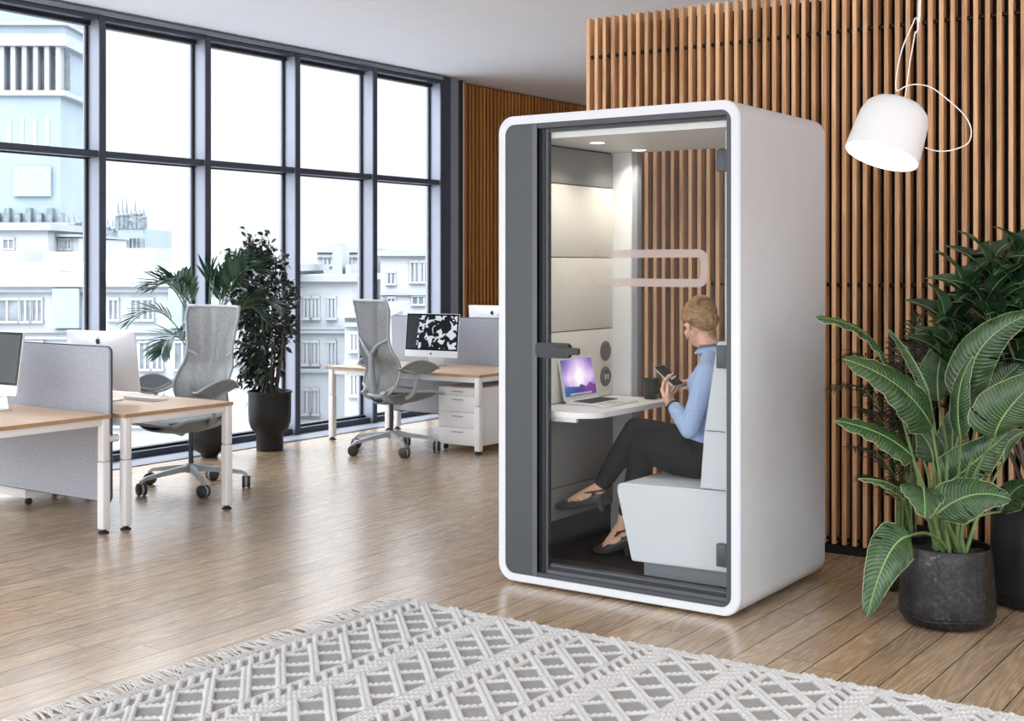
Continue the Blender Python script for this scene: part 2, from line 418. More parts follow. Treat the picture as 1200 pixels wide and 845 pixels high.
def remesh_obj(name, mb, mats, voxel=.005, smooth_it=4, parent=None):
    me = D.meshes.new('tmp'); mb.bm.to_mesh(me); mb.bm.free()
    o = D.objects.new('tmp', me); COL.objects.link(o)
    r = o.modifiers.new('r', 'REMESH'); r.mode = 'VOXEL'; r.voxel_size = voxel
    sm = o.modifiers.new('s', 'SMOOTH'); sm.iterations = smooth_it; sm.factor = .5
    dg = bpy.context.evaluated_depsgraph_get(); dg.update()
    me2 = D.meshes.new_from_object(o.evaluated_get(dg)); me2.name = name
    D.objects.remove(o); D.meshes.remove(me)
    me2.materials.clear()
    for m in mats: me2.materials.append(MT[m])
    me2.polygons.foreach_set('use_smooth', [True] * len(me2.polygons))
    me2.polygons.foreach_set('material_index', [0] * len(me2.polygons))
    n = D.objects.new(name, me2); COL.objects.link(n)
    if parent: n.parent = parent
    return n
def capsule(mb, a, b, ra, rb, seg=14):
    """closed tapered limb with round ends"""
    a = Vector(a); b = Vector(b); ax = (b - a); ln = max(ax.length, 1e-5); q = ax.to_track_quat('Z', 'Y')
    prof = [(0, -ra)]
    for k in range(1, 5):
        t = -PI / 2 + k * PI / 8; prof.append((ra * math.cos(t), ra * math.sin(t)))
    for k in range(0, 4):
        t = k * PI / 8; prof.append((rb * math.cos(t), ln + rb * math.sin(t)))
    prof.append((0, ln + rb))
    mb.lathe(prof, seg, mat=Matrix.Translation(a) @ q.to_matrix().to_4x4())
def chain(mb, pts, rs, seg=14):
    for i in range(len(pts) - 1): capsule(mb, pts[i], pts[i + 1], rs[i], rs[i + 1], seg)

#PART2
# ================================================================== the room
def struct(o): o['kind'] = 'structure'; return o
XW = -8.2            # window wall
H = 3.41
b = MB(); b.box(-7.8, 4.0, -3.5, 15.0, -.06, 0); b.box(-8.2, -7.8, 10.98, 15.0, -.06, 0); struct(b.obj('floor', 'floor', smooth=0))
b = MB(); b.box(-8.22, -7.83, -3.5, 10.98, -.06, .004); b.box(-7.84, -7.79, -3.5, 10.98, -.06, .006, 1)
struct(b.obj('trim_1', ['grille', 'alu_dark'], smooth=0))
b = MB(); b.box(-8.25, 4.0, -3.5, 15.0, H, H + .25); struct(b.obj('ceiling', 'ceiling', smooth=0))
b = MB(); b.box(-8.012, -8.006, -3.5, 10.97, H - .0015, H + .01); struct(b.obj('trim_2', 'groove', smooth=0))
# window wall : bays of 1.035 m
PITCH = 1.0365
ks = range(-6, 5)
for n, k in enumerate(ks):
    y = 6.22 + PITCH * k
    b = MB(); b.box(-8.25, -8.06, y, y + .055, .0, H, 1, .002, 1); b.box(-8.062, -8.05, y - .001, y + .056, 0, H - .001, 0)  # light sides, dark front cap: backlight painted into one and the same metal
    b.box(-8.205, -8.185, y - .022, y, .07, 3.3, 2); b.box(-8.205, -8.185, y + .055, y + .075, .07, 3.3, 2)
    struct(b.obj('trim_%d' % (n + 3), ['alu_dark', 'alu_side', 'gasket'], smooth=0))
    y0, y1 = y + .055, y + PITCH
    if k == 4: break
    f = MB()
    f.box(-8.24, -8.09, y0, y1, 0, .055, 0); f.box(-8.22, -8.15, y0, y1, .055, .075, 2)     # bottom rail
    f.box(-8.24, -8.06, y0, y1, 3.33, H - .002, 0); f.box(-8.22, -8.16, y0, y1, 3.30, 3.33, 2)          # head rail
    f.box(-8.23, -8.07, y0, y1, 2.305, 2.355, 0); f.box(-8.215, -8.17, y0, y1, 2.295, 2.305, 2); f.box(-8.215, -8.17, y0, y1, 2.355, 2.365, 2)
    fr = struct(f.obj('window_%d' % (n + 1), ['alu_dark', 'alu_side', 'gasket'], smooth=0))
    g = MB(); g.box(-8.2, -8.19, y0 + .004, y1 - .004, .072, 2.298); struct(g.obj('pane', 'glass', fr, smooth=0))
    g = MB(); g.box(-8.2, -8.19, y0 + .004, y1 - .004, 2.362, 3.302); struct(g.obj('pane', 'glass', fr, smooth=0))
    t = MB(); t.tube([(-8.04, y0 - .055, 3.385), (-8.04, y1, 3.385)], .022, 12); struct(t.obj('roller_tube', 'alu_side', fr, smooth=60))
# end of the window wall: mullion and return panel with light and shade painted on, black reveal
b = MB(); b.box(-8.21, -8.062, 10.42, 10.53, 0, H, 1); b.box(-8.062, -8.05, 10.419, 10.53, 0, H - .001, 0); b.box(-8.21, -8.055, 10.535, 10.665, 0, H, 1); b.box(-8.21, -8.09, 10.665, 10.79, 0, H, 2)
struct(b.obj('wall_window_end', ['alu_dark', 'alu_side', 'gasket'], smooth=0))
# left slatted wall behind the window wall
b = MB(); b.box(-8.22, -8.195, 10.79, 15.0, 0, H); lw = struct(b.obj('wall_left', 'black', smooth=0))
b = MB()
for i in range(60):
    y = 10.88 + i * .066
    b.box(-8.195, -8.128, y, y + .03, 0.02, H - .02)
struct(b.obj('slats', 'slat2', lw, smooth=0))
b = MB(); b.box(-8.195, -8.105, 10.79, 10.84, 0, H - .01, 0, .003, 1); struct(b.obj('end_board', 'endboard', lw, smooth=0))
for z in (.45, 1.77, 3.19):
    b = MB(); b.tube([(-8.16, 11.0, z), (-8.16, 15, z)], .011, 8); struct(b.obj('rod', 'rod', lw))
# rear wall
b = MB(); b.box(-8.4, 4.0, 15.0, 15.15, 0, H); struct(b.obj('wall_rear', M('rear_paint', (214, 214, 220), .9), smooth=0))
# main slatted screen wall behind the booth
YS = 6.5
b = MB(); b.box(-3.96, 1.2, YS + .085, YS + .16, 0.0, 2.9); b.box(-3.96, 1.2, YS + .004, YS + .085, 0, .045, 0); mw = struct(b.obj('wall_back', 'black', smooth=0))
b = MB()
for i in range(92):
    x = -3.972 + i * .0553
    b.box(x, x + .022, YS, YS + .060, .05, 2.942, 0, .0015, 1)
struct(b.obj('slats', 'slat', mw, smooth=0))
for z in (.075, 1.397, 2.714):
    b = MB(); b.tube([(-3.96, YS + .024, z), (1.15, YS + .024, z)], .0105, 10); struct(b.obj('rod', 'rod', mw))

# ================================================================== camera, world, lights
cam = D.cameras.new('camera'); co = D.objects.new('camera', cam); COL.objects.link(co); SC.camera = co
cam.sensor_width = 36; cam.lens = FL / 1200 * 36; cam.shift_y = -(422.5 - HY) / 1200; cam.clip_end = 2000; cam.clip_start = .05
co.location = C0; co.rotation_euler = (PI / 2, 0, YAW)
w = D.worlds.new('sky'); SC.world = w; w.use_nodes = True; nt = w.node_tree; nt.nodes.clear()
out = N(nt, 'ShaderNodeOutputWorld'); bg = N(nt, 'ShaderNodeBackground'); L(nt, bg.outputs[0], out.inputs[0])
tc = N(nt, 'ShaderNodeTexCoord'); nv = N(nt, 'ShaderNodeVectorMath', operation='NORMALIZE'); L(nt, tc.outputs['Generated'], nv.inputs[0])
sp = N(nt, 'ShaderNodeSeparateXYZ'); L(nt, nv.outputs[0], sp.inputs[0])
SKY_BASE, SKY_ZEN, SKY_FILL = 1.07, 7.0, 3.0  # sky raised overhead and behind the camera, added to light the room
zen = math_n(nt, 'MULTIPLY', math_n(nt, 'SUBTRACT', sp.outputs[2], .21), 2.6, clamp=True)
dt = N(nt, 'ShaderNodeVectorMath', operation='DOT_PRODUCT'); L(nt, nv.outputs[0], dt.inputs[0]); dt.inputs[1].default_value = Vector((-.05, -.93, .38)).normalized()
sky_fill = math_n(nt, 'POWER', math_n(nt, 'MAXIMUM', dt.outputs['Value'], 0.0), 1.5)
st = math_n(nt, 'ADD', SKY_BASE, math_n(nt, 'ADD', math_n(nt, 'MULTIPLY', zen, SKY_ZEN), math_n(nt, 'MULTIPLY', sky_fill, SKY_FILL)))
L(nt, st, bg.inputs['Strength'])
L(nt, ramp(nt, dt.outputs['Value'], [(0, (.93, .965, 1, 1)), (.75, (.93, .965, 1, 1))]), bg.inputs['Color'])
SC.view_settings.view_transform = 'Standard'; SC.view_settings.look = 'None'; SC.view_settings.gamma = 1; SC.view_settings.exposure = 0.12
SC.view_settings.use_curve_mapping = False
cy = SC.cycles; cy.use_denoising = True
try: cy.denoiser = 'OPENIMAGEDENOISE'
except Exception: pass
cy.max_bounces = 10; cy.diffuse_bounces = 5; cy.glossy_bounces = 4; cy.transparent_max_bounces = 24; cy.transmission_bounces = 6
cy.caustics_reflective = False; cy.caustics_refractive = False; cy.sample_clamp_indirect = 6

# ================================================================== rug
def make_rug():
    x0, x1, y0, y1 = -3.645, -.55, 2.0, 4.49
    NX, NY = 700, 560
    U = np.linspace(0, x1 - x0, NX + 1)[:, None]; V = np.linspace(0, y1 - y0, NY + 1)[None, :]
    h = np.full((NX + 1, NY + 1), .005); h = h * np.ones_like(U)
    yarn = np.zeros_like(h)
    V2 = V * np.ones_like(U); U2 = U * np.ones_like(V)
    def line(d, along, wdt, hh=.007, pitch=.017):
        r = wdt / 2; m = np.abs(d) < r
        prof = np.sqrt(np.clip(1 - (d / r) ** 2, 0, 1)); bead = .3 + .7 * np.sqrt(np.abs(np.sin(along * PI / pitch)))
        z = .006 + hh * prof * bead
        nonlocal h, yarn
        q = m & (z > h); h = np.where(q, z, h); yarn = np.where(m, 1.0, yarn)
    PER, BAND = .404, .27
    S2 = math.sqrt(2)
    # selvedges
    for k in range(2): line(V2 - (y1 - y0) + .012 + .02 * k, U2, .022); line(V2 - .012 - .02 * k, U2, .022)
    line(U2 - .012, V2, .022)
    for k in range(9):
        u0 = .096 + PER * k
        line(U2 - u0, V2, .02); line(U2 - (u0 + BAND), V2, .02)
        # diamond lattice: double cords both ways
        inb = (U2 > u0) & (U2 < u0 + BAND)
        lu = U2 - u0
        for sgn, offs, per, wd, hh in ((-1, (0,), .175, .02, .011), (1, (-.0095, .0095), .175, .021, .0145)):
            for off in offs:
                d = ((V2 + sgn * lu + off * S2) / per); d = (d - np.round(d)) * per / S2
                dd = np.where(inb, d, 9); line(dd, (V2 - sgn * lu) / S2 + off, wd, hh, .023)
        # chevron band
        inc = (U2 > u0 + BAND + .008) & (U2 < u0 + PER - .008); mid = u0 + BAND + (PER - BAND) / 2
        per = .0583; sg = -1 if k % 2 == 0 else 1
        d = (V2 + sg * np.abs(U2 - mid) * 1.0) / per; d = (d - np.round(d)) * per / S2
        line(np.where(inc, d, 9), (V2 - sg * np.abs(U2 - mid)) / S2, .023, .011, .019)
        d = (V2 + sg * np.abs(U2 - mid) + per / 2) / per; d = (d - np.round(d)) * per / S2
        line(np.where(inc & ((U2 > mid) if sg < 0 else (U2 < mid)), d, 9), (V2 - sg * np.abs(U2 - mid)) / S2, .015, .008, .016)
    # first half chevron by the fringe
    inc = (U2 > .022) & (U2 < .088); per = .0583
    d = (V2 + U2) / per; d = (d - np.round(d)) * per / S2
    line(np.where(inc, d, 9), (V2 - U2) / S2, .024, .011, .016)
    X = x0 + U2; Y = y0 + V2
    co = np.stack([X, Y, h], -1).reshape(-1, 3)
    me = D.meshes.new('rug'); nv = co.shape[0]
    ii = np.arange(NX)[:, None] * (NY + 1) + np.arange(NY)[None, :]
    fq = np.stack([ii, ii + NY + 1, ii + NY + 2, ii + 1], -1).reshape(-1, 4)
    # rim down to the floor
    rim = np.concatenate([np.arange(NY + 1), (np.arange(1, NX + 1) * (NY + 1) + NY), (NX * (NY + 1) + np.arange(NY - 1, -1, -1)), np.arange(NX - 1, 0, -1) * (NY + 1)])
    low = co[rim].copy(); low[:, 2] = .0005; co = np.concatenate([co, low]); nr = len(rim); a = np.arange(nr); bb = (a + 1) % nr
    rf = np.stack([rim[a], rim[bb], nv + bb, nv + a], -1); fa = np.concatenate([fq, rf])
    me.vertices.add(len(co)); me.vertices.foreach_set('co', co.ravel().astype(np.float32))
    me.loops.add(fa.size); me.loops.foreach_set('vertex_index', fa.ravel().astype(np.int32))
    me.polygons.add(len(fa)); me.polygons.foreach_set('loop_start', np.arange(0, fa.size, 4, dtype=np.int32))
    try: me.polygons.foreach_set('loop_total', np.full(len(fa), 4, dtype=np.int32))
    except Exception: pass
    yf = yarn.reshape(-1)[fq].mean(1) > .4
    me.polygons.foreach_set('material_index', np.concatenate([np.where(yf, 0, 1), np.zeros(len(rf), int)]).astype(np.int32))
    me.polygons.foreach_set('use_smooth', np.ones(len(fa), bool)); me.update(calc_edges=True); me.validate()
    me.materials.append(MT['rug_y']); me.materials.append(MT['rug_g'])
    o = D.objects.new('rug', me); COL.objects.link(o)
    tag(o, 'pale grey woven rug with diamond and chevron relief and a knotted fringe', 'rug')
    b = MB(); rnd = random.Random(3)
    y = y0 + .01
    while y < y1 - .005:
        a0 = rnd.uniform(-.02, .09)
        for s_ in range(2):
            ln = rnd.uniform(.12, .165); dy = a0 + rnd.uniform(-.03, .03); yy = y + s_ * .006
            p0 = Vector((x0 + .01, yy, .009)); p2 = Vector((x0 - ln, yy + dy, .006)); p1 = (p0 + p2) / 2 + Vector((0, rnd.uniform(-.012, .012), .005))
            b.tube(bez(p0, p1, p2, 4), [.003, .0034, .0034, .003, .002], 5)
        y += rnd.uniform(.0150, .019)
    b.obj('fringe', 'fringe', o, smooth=180)
    b = MB()
    for k in range(2):
        b.tube([(x0 - .012 - .016 * k, y0 + (y1 - y0) * i / 120, .010 + .003 * math.sin(i * 2.2)) for i in range(121)], .0065 - .001 * k, 6)
    b.obj('knotted_edge', 'fringe', o, smooth=180)
make_rug()
# ================================================================== the phone booth
def make_booth():
    X0, X1, Y0, Y1, Z0, Z1 = -3.564, -2.320, 5.033, 6.0, .012, 2.2
    root = empty('phone_booth', (X0, Y0, 0), label='white rounded one-person office booth with a glass door, on the oak floor', cat='booth')
    def O(b, name, mats, parent=root, **kw):
        bmesh.ops.translate(b.bm, verts=b.bm.verts, vec=(-X0, -Y0, 0))
        o = b.obj(name, mats, parent, **kw); return o
    RW = .04
    b = MB(); ring_prism(b, roundrect(X0, X1, Z0, Z1, .08), roundrect(X0 + RW, X1 - RW, Z0 + .036, Z1 - RW, .05), Y0, Y1)
    es = [e for e in b.bm.edges if abs(e.verts[0].co.y - e.verts[1].co.y) < 1e-6 and (abs(e.verts[0].co.y - Y0) < 1e-6 or abs(e.verts[0].co.y - Y1) < 1e-6) and len([f for f in e.link_faces if abs(f.normal.y) < .5]) >= 0 and max(abs(v.co.x - (X0 + X1) / 2) for v in e.verts) > 0 and all((v.co.x < X0 + RW - .001 or v.co.x > X1 - RW + .001 or v.co.z < Z0 + .03 or v.co.z > Z1 - RW + .001) for v in e.verts) and len({round(v.co.y, 4) for v in e.verts}) == 1]
    b.bm.normal_update(); es = [e for e in es if len(e.link_faces) == 2 and e.calc_face_angle(0) > .5]
    bmesh.ops.bevel(b.bm, geom=es, offset=.005, segments=3, affect='EDGES')
    O(b, 'shell', 'white', smooth=35)
    for x in (X0 + .15, X1 - .15):
        for y in (Y0 + .12, Y1 - .12):
            b = MB(); b.lathe([(0, 0), (.025, 0), (.025, .014), (0, .014)], 16, mat=Matrix.Translation((x, y, 0))); O(b, 'foot', 'foot')
    # dark front frame, flush with the white rim, opening for the door
    OX0, OX1, OZ0, OZ1 = -3.345, -2.383, .068, 2.136
    out = roundrect(X0 + RW - .001, X1 - RW + .001, Z0 + .035, Z1 - RW + .001, .05)
    n = len(out)
    inn = []
    for p in out:      # rectangular opening points matched to the rounded outline
        inn.append((min(max(p[0], OX0), OX1), min(max(p[1], OZ0), OZ1)))
    q = n // 4; cs = [(OX1, OZ0), (OX1, OZ1), (OX0, OZ1), (OX0, OZ0)]
    inn = [cs[min(i // q, 3)] for i in range(n)]
    b = MB(); ring_prism(b, out, inn, Y0 + .004, Y0 + .05)
    bmesh.ops.remove_doubles(b.bm, verts=b.bm.verts, dist=1e-5)
    fr = O(b, 'front_frame', 'frame', smooth=35)
    b = MB(); b.box(-3.371, -3.345, Y0 + .001, Y0 + .02, .0485, 2.159); O(b, 'trim_strip', 'frame2', fr)
    # recess: door stile and sill
    b = MB()
    b.box(-3.345, -3.318, Y0 + .028, Y0 + .05, .068, 2.136); b.box(-3.318, -3.303, Y0 + .034, Y0 + .05, .068, 2.136, 1); b.box(-3.303, -3.297, Y0 + .026, Y0 + .05, .068, 2.136)
    b.box(-3.3, -2.383, Y0 + .03, Y0 + .05, 2.118, 2.136)
    b.box(-3.3, -2.383, Y0 + .022, Y0 + .05, .068, .084, 1); b.box(-3.3, -2.383, Y0 + .03, Y0 + .05, .084, .097); b.box(-3.3, -2.383, Y0 + .04, Y0 + .075, .09, .108, 1)
    O(b, 'door_jamb', ['frame_dk', 'frame2'], fr, smooth=0)
    b = MB(); b.box(-3.30, -2.386, Y0 + .024, Y0 + .032, .10, 2.128); door = O(b, 'glass_door', 'door_glass', smooth=0)
    # handle
    b = MB(); yh = Y0 + .012
    b.prism(roundrect(-3.352, -3.166, 1.070, 1.140, .022), 'y', yh - .014, yh + .012)
    b.prism(roundrect(-3.25, -3.105, 1.090, 1.122, .010), 'y', yh - .034, yh - .018)
    b.tube([(-3.235, yh - .02, 1.106), (-3.235, yh - .01, 1.106)], .014, 12)
    O(b, 'door_handle', 'frame_dk', door)
    for z0, z1 in ((1.898, 1.992), (1.06, 1.157), (.215, .312)):
        b = MB(); b.box(-2.436, -2.395, Y0 + .012, Y0 + .044, z0, z1, 0, .003); b.tube([(-2.39, Y0 + .018, z0), (-2.39, Y0 + .018, z1)], .008, 10); O(b, 'hinge', 'frame', door)
    # translucent printed band on the glass
    m, nt, bb = newmat('frosted_print'); bb.inputs['Base Color'].default_value = rgb(178, 160, 156); bb.inputs['Roughness'].default_value = .6
    tc = N(nt, 'ShaderNodeTexCoord'); sp = N(nt, 'ShaderNodeSeparateXYZ'); L(nt, tc.outputs['Object'], sp.inputs[0])
    L(nt, math_n(nt, 'MULTIPLY', math_n(nt, 'MULTIPLY', math_n(nt, 'SUBTRACT', sp.outputs[0], .50), 5.0, clamp=True), .88), bb.inputs['Alpha'])
    b = MB(); yy = Y0 + .0215
    xr = -2.478; w_ = .036; zt, zb = 1.568, 1.404
    outer = []; inner = []
    R = .045
    op = [(-3.10, zt)] + [(xr - R + R * math.cos(a), zt - R + R * math.sin(a)) for a in [PI / 2 - k * PI / 16 for k in range(9)]] + [(xr - R + R * math.cos(a), zb + R + R * math.sin(a)) for a in [-k * PI / 16 for k in range(9)]] + [(-3.10, zb)]
    r2 = R - w_ + .004
    ip = [(-3.10, zt - w_)] + [(xr - w_ - r2 + r2 * math.cos(a), zt - w_ - r2 + r2 * math.sin(a)) for a in [PI / 2 - k * PI / 16 for k in range(9)]] + [(xr - w_ - r2 + r2 * math.cos(a), zb + w_ + r2 + r2 * math.sin(a)) for a in [-k * PI / 16 for k in range(9)]] + [(-3.10, zb + w_)]
    for i in range(len(op) - 1):
        A = [b.bm.verts.new((op[i][0], yy, op[i][1])), b.bm.verts.new((op[i + 1][0], yy, op[i + 1][1])), b.bm.verts.new((ip[i + 1][0], yy, ip[i + 1][1])), b.bm.verts.new((ip[i][0], yy, ip[i][1]))]
        b.bm.faces.new(A)
    bmesh.ops.remove_doubles(b.bm, verts=b.bm.verts, dist=1e-5)
    O(b, 'glass_sticker', m, door, smooth=0)
    # lining ---------------------------------------------------------
    XL, XR, YB = -3.46, -2.415, 5.95
    seams = [.24, .40, .815, 1.168, 1.537, 1.902, 2.084]
    for i in range(6):
        b = MB(); b.box(X0 + .035, XL, Y0 + .055, YB - .01, seams[i] + .002, seams[i + 1] - .002, 0, .006, 2)
        O(b, 'wall_panel', 'felt_grey_shade' if i in (0, 1, 5) else 'felt_beige', smooth=35)  # panels under the table have shade painted in as grey; top one is grey felt
    for a_, c_ in ((X0 + .03, XL - .012), (XR + .012, X1 - .03)):
        b = MB(); b.box(a_, c_, Y0 + .052, YB, .09, 2.09); O(b, 'lining', 'felt_dark', smooth=0)
    for i in range(6):
        b = MB(); b.box(XR, X1 - .035, Y0 + .055, YB - .01, seams[i] + .002, seams[i + 1] - .002, 0, .006, 2); O(b, 'wall_panel', 'uph', smooth=35)
    b = MB(); b.box(X0 + .035, X1 - .035, Y0 + .052, YB + .04, 2.09, 2.165); ce = O(b, 'inner_ceiling', 'inner_white', smooth=0)
    b = MB(); b.box(X0 + .035, X1 - .035, Y0 + .05, YB + .04, .045, .09); O(b, 'inner_floor', 'carpet', smooth=0)
    # back wall: white post, grey frame, pane
    b = MB(); b.box(XL - .02, -3.352, YB - .02, Y1 - .004, .09, 2.09, 0, .004); O(b, 'rear_post', 'inner_white')
    b = MB(); b.box(XR - .005, XR + .05, YB - .02, Y1 - .004, .09, 2.09, 0, .004); O(b, 'rear_post', 'inner_white')
    b = MB(); b.box(-3.352, -3.322, YB - .005, Y1 - .01, .09, 2.09); b.box(XR - .03, XR - .005, YB - .005, Y1 - .01, .09, 2.09); b.box(-3.322, XR - .03, YB - .005, Y1 - .01, .09, .13)
    rf = O(b, 'rear_window_frame', 'grey_metal', smooth=0)
    b = MB(); b.box(-3.322, XR - .03, YB + .008, YB + .016, .13, 2.089); O(b, 'rear_pane', 'door_glass', rf, smooth=0)
    # downlights
    for (px, py) in ((700, 167), (749, 175.5)):
        p = P(px, py, (2.09 - CH) * FL / (HY - py))
        b = MB(); b.lathe([(.032, 2.088), (.042, 2.086), (.046, 2.0895), (.046, 2.095)], 24, mat=Matrix.Translation((p.x, p.y, 0))); dl = O(b, 'downlight', 'inner_white', ce)
        b = MB(); b.lathe([(0, 2.087), (.034, 2.087), (.034, 2.089)], 24, mat=Matrix.Translation((p.x, p.y, 0))); O(b, 'downlight_lens', 'down', dl)
        ld = D.lights.new('downlight', 'AREA'); ld.shape = 'DISK'; ld.size = .06; ld.energy = 1.7; ld.color = (1, .93, .82); ld.spread = math.radians(130)
        lo = D.objects.new('downlight_lamp', ld); COL.objects.link(lo); lo.location = (p.x - X0, p.y - Y0, 2.082); lo.parent = root
    # grey dials on the wall panel
    for z in (1.051, .918):
        b = MB(); b.lathe([(0, .006), (.02, .006), (.024, .009), (.046, .009), (.052, .004), (.052, 0)], 28, mat=Matrix.Translation((XL, 5.852, z)) @ Matrix.Rotation(PI / 2, 4, 'Y'))
        if z < 1:
            for dy in (-.012, .012): b.box(XL + .0085, XL + .0105, 5.852 + dy - .004, 5.852 + dy + .004, z - .014, z + .014, 1)
        O(b, 'power_socket' if z < 1 else 'air_vent_dial', ['grey_metal_dk', 'inner_white'])
    # folding table with rounded corner
    pts = [(XL, Y0 + .075), (-3.2, Y0 + .075)]
    for k in range(9):
        a = -PI / 2 + k * PI / 16; pts.append((-3.2 + .115 * math.cos(a), Y0 + .19 + .115 * math.sin(a)))
    pts += [(-3.085, YB - .03), (XL, YB - .03)]
    b = MB(); b.prism(pts, 'z', .789, .815); tb = O(b, 'table', 'white_metal', smooth=35)
    for y_ in (5.13, 5.8):
        b = MB(); b.box(XL, -3.19, y_, y_ + .025, .765, .789, 0, .004); O(b, 'table_bracket', 'white_metal', tb)
    # bench
    def rp(pts, r, n=5):
        out = []
        for i, p in enumerate(pts):
            p = Vector(p[:2] + (0,)) if False else Vector((p[0], p[1])); a = Vector(pts[i - 1]); c = Vector(pts[(i + 1) % len(pts)])
            u = (a - p).normalized(); v = (c - p).normalized()
            rr = r[i] if isinstance(r, list) else r
            if rr <= 0: out.append(tuple(p)); continue
            A, B = p + u * rr, p + v * rr
            for k in range(n + 1):
                t = k / n; out.append(tuple(A * (1 - t) ** 2 + p * 2 * t * (1 - t) + B * t * t))
        return out
    def soft(b, off=.008):
        es = [e for e in b.bm.edges if e.calc_length() > .0005 and any(abs(f.normal.y) > .9 for f in e.link_faces)]
        bmesh.ops.bevel(b.bm, geom=es, offset=off, segments=2, affect='EDGES')
    b = MB(); b.prism(rp([(-3.0, .503), (XR, .516), (XR, .165), (-2.915, .155)], [.045, 0, 0, .012]), 'y', 5.16, 5.93); b.bm.normal_update(); soft(b); bench = O(b, 'bench_seat', 'uph', smooth=50)
    b = MB(); b.box(-2.87, XR, 5.2, 5.9, .09, .16); O(b, 'plinth', 'plinth', bench, smooth=0)
    for pl in ([(-2.572, .519), (XR, .519), (XR, .771), (-2.552, .771)], [(-2.551, .775), (XR, .775), (XR, 1.165), (-2.490, 1.165)]):
        b = MB(); b.prism(rp(pl, [.0, 0, 0, .0] if pl[0][1] < .6 else [0, 0, 0, .01]), 'y', 5.165, 5.93); b.bm.normal_update(); soft(b, .006); O(b, 'back_cushion', 'uph', bench, smooth=50)
MT['grey_metal_dk'] = M('grey_dial', (92, 90, 88), .55)
MT['plinth'] = M('grey_plinth', (120, 122, 126), .5)
make_booth()

# ------------------------------------------------------------------ laptop and cup on the booth table
def make_laptop():
    TZ = .815
    root = empty('laptop', (-3.29, 5.545, TZ), label='open silver laptop with a bright violet screen on the booth table', cat='laptop')
    # local: x towards the user, y along the hinge
    b = MB(); b.prism(roundrect(-.125, .115, -.16, .16, .014), 'z', .002, .013); b.bm.normal_update()
    for v in b.bm.verts:
        if v.co.z > .01: v.co.z = .0075 + (.115 - v.co.x) / .24 * .0075
    base = b.obj('base', 'alu_w', root, smooth=35)
    b = MB()
    for i in range(5):
        for j in range(13):
            x = -.092 + i * .021; y = -.128 + j * .0198; z = .0078 + (.115 - x) / .24 * .0075
            b.box(x, x + .0175, y, y + .0165, z - .002, z + .0022)
    b.obj('keyboard', 'key', base, smooth=0)
    b = MB(); b.box(.04, .095, -.05, .05, .0082, .0098 + .001); b.obj('trackpad', 'alu', base, smooth=0)
    tilt = Matrix.Translation((-.122, 0, .012)) @ Matrix.Rotation(math.radians(-11), 4, 'Y')
    b = MB(); b.prism(roundrect(-.16, .16, 0, .215, .012), 'x', -.006, 0)
    for v in b.bm.verts: v.co = tilt @ v.co
    lid = b.obj('lid', 'alu_w', root, smooth=35)
    m, nt, bb = newmat('violet_wallpaper'); tc = N(nt, 'ShaderNodeTexCoord'); sp = N(nt, 'ShaderNodeSeparateXYZ'); L(nt, tc.outputs['Object'], sp.inputs[0])
    nz = noise(nt, 14, 4); nz2 = noise(nt, 22, 3, mapping(nt, (1, 1, .5), (.6, 0, 0)))
    hz = math_n(nt, 'DIVIDE', math_n(nt, 'SUBTRACT', sp.outputs[2], .03), .18)
    dy = math_n(nt, 'ABSOLUTE', sp.outputs[1])
    glow = math_n(nt, 'SUBTRACT', 1.05, math_n(nt, 'ADD', math_n(nt, 'MULTIPLY', dy, 4.2), math_n(nt, 'ABSOLUTE', math_n(nt, 'SUBTRACT', hz, .52))))
    mixv = math_n(nt, 'ADD', math_n(nt, 'MULTIPLY', glow, .75), math_n(nt, 'MULTIPLY', nz2, .35))
    up = ramp(nt, mixv, [(.15, rgb(96, 92, 150)), (.4, rgb(160, 130, 200)), (.62, rgb(226, 196, 238)), (.82, rgb(255, 248, 255))])
    dn = ramp(nt, math_n(nt, 'ADD', math_n(nt, 'MULTIPLY', sp.outputs[1], 2.2), math_n(nt, 'MULTIPLY', nz, .9)), [(.15, rgb(52, 110, 170)), (.4, rgb(46, 60, 130)), (.6, rgb(130, 60, 150)), (.8, rgb(60, 30, 60))])
    fac = math_n(nt, 'LESS_THAN', math_n(nt, 'ADD', hz, math_n(nt, 'MULTIPLY', math_n(nt, 'SUBTRACT', nz, .5), .5)), .30)
    mx = N(nt, 'ShaderNodeMix', data_type='RGBA'); L(nt, fac, mx.inputs[0]); L(nt, up, mx.inputs[6]); L(nt, dn, mx.inputs[7])
    bb.inputs['Base Color'].default_value = (0, 0, 0, 1); L(nt, mx.outputs[2], bb.inputs['Emission Color']); bb.inputs['Emission Strength'].default_value = .95; bb.inputs['Roughness'].default_value = .3
    b = MB(); b.box(0, .0008, -.147, .147, .022, .205)
    # dock row of small icons
    for v in b.bm.verts: v.co = tilt @ v.co
    b.obj('screen', m, lid, smooth=0)
    b = MB()
    for k in range(14): b.box(.0008, .0014, -.10 + k * .0145, -.10 + k * .0145 + .010, .026, .036)
    for v in b.bm.verts: v.co = tilt @ v.co
    b.obj('icon_row', 'keyw', lid, smooth=0)
make_laptop()
def make_cup():
    root = empty('coffee_cup', (-3.195, 5.86, .815), label='black coffee cup with pale foam at the far end of the booth table', cat='cup')
    b = MB(); b.lathe([(0, 0), (.030, 0), (.033, .004), (.046, .102), (.0475, .104), (.0455, .104), (.031, .008), (0, .007)], 32)
    b.obj('body', 'cup', root)
    b = MB(); b.lathe([(0, .092), (.0435, .092)], 24); b.obj('foam', 'coffee', root)
    b = MB(); b.tube(spline([(.043, 0, .085), (.062, 0, .084), (.070, 0, .062), (.058, 0, .038), (.037, 0, .033)], 5), .0048, 8); o = b.obj('handle', 'cup', root); o.rotation_euler = (0, 0, math.radians(-20))
make_cup()

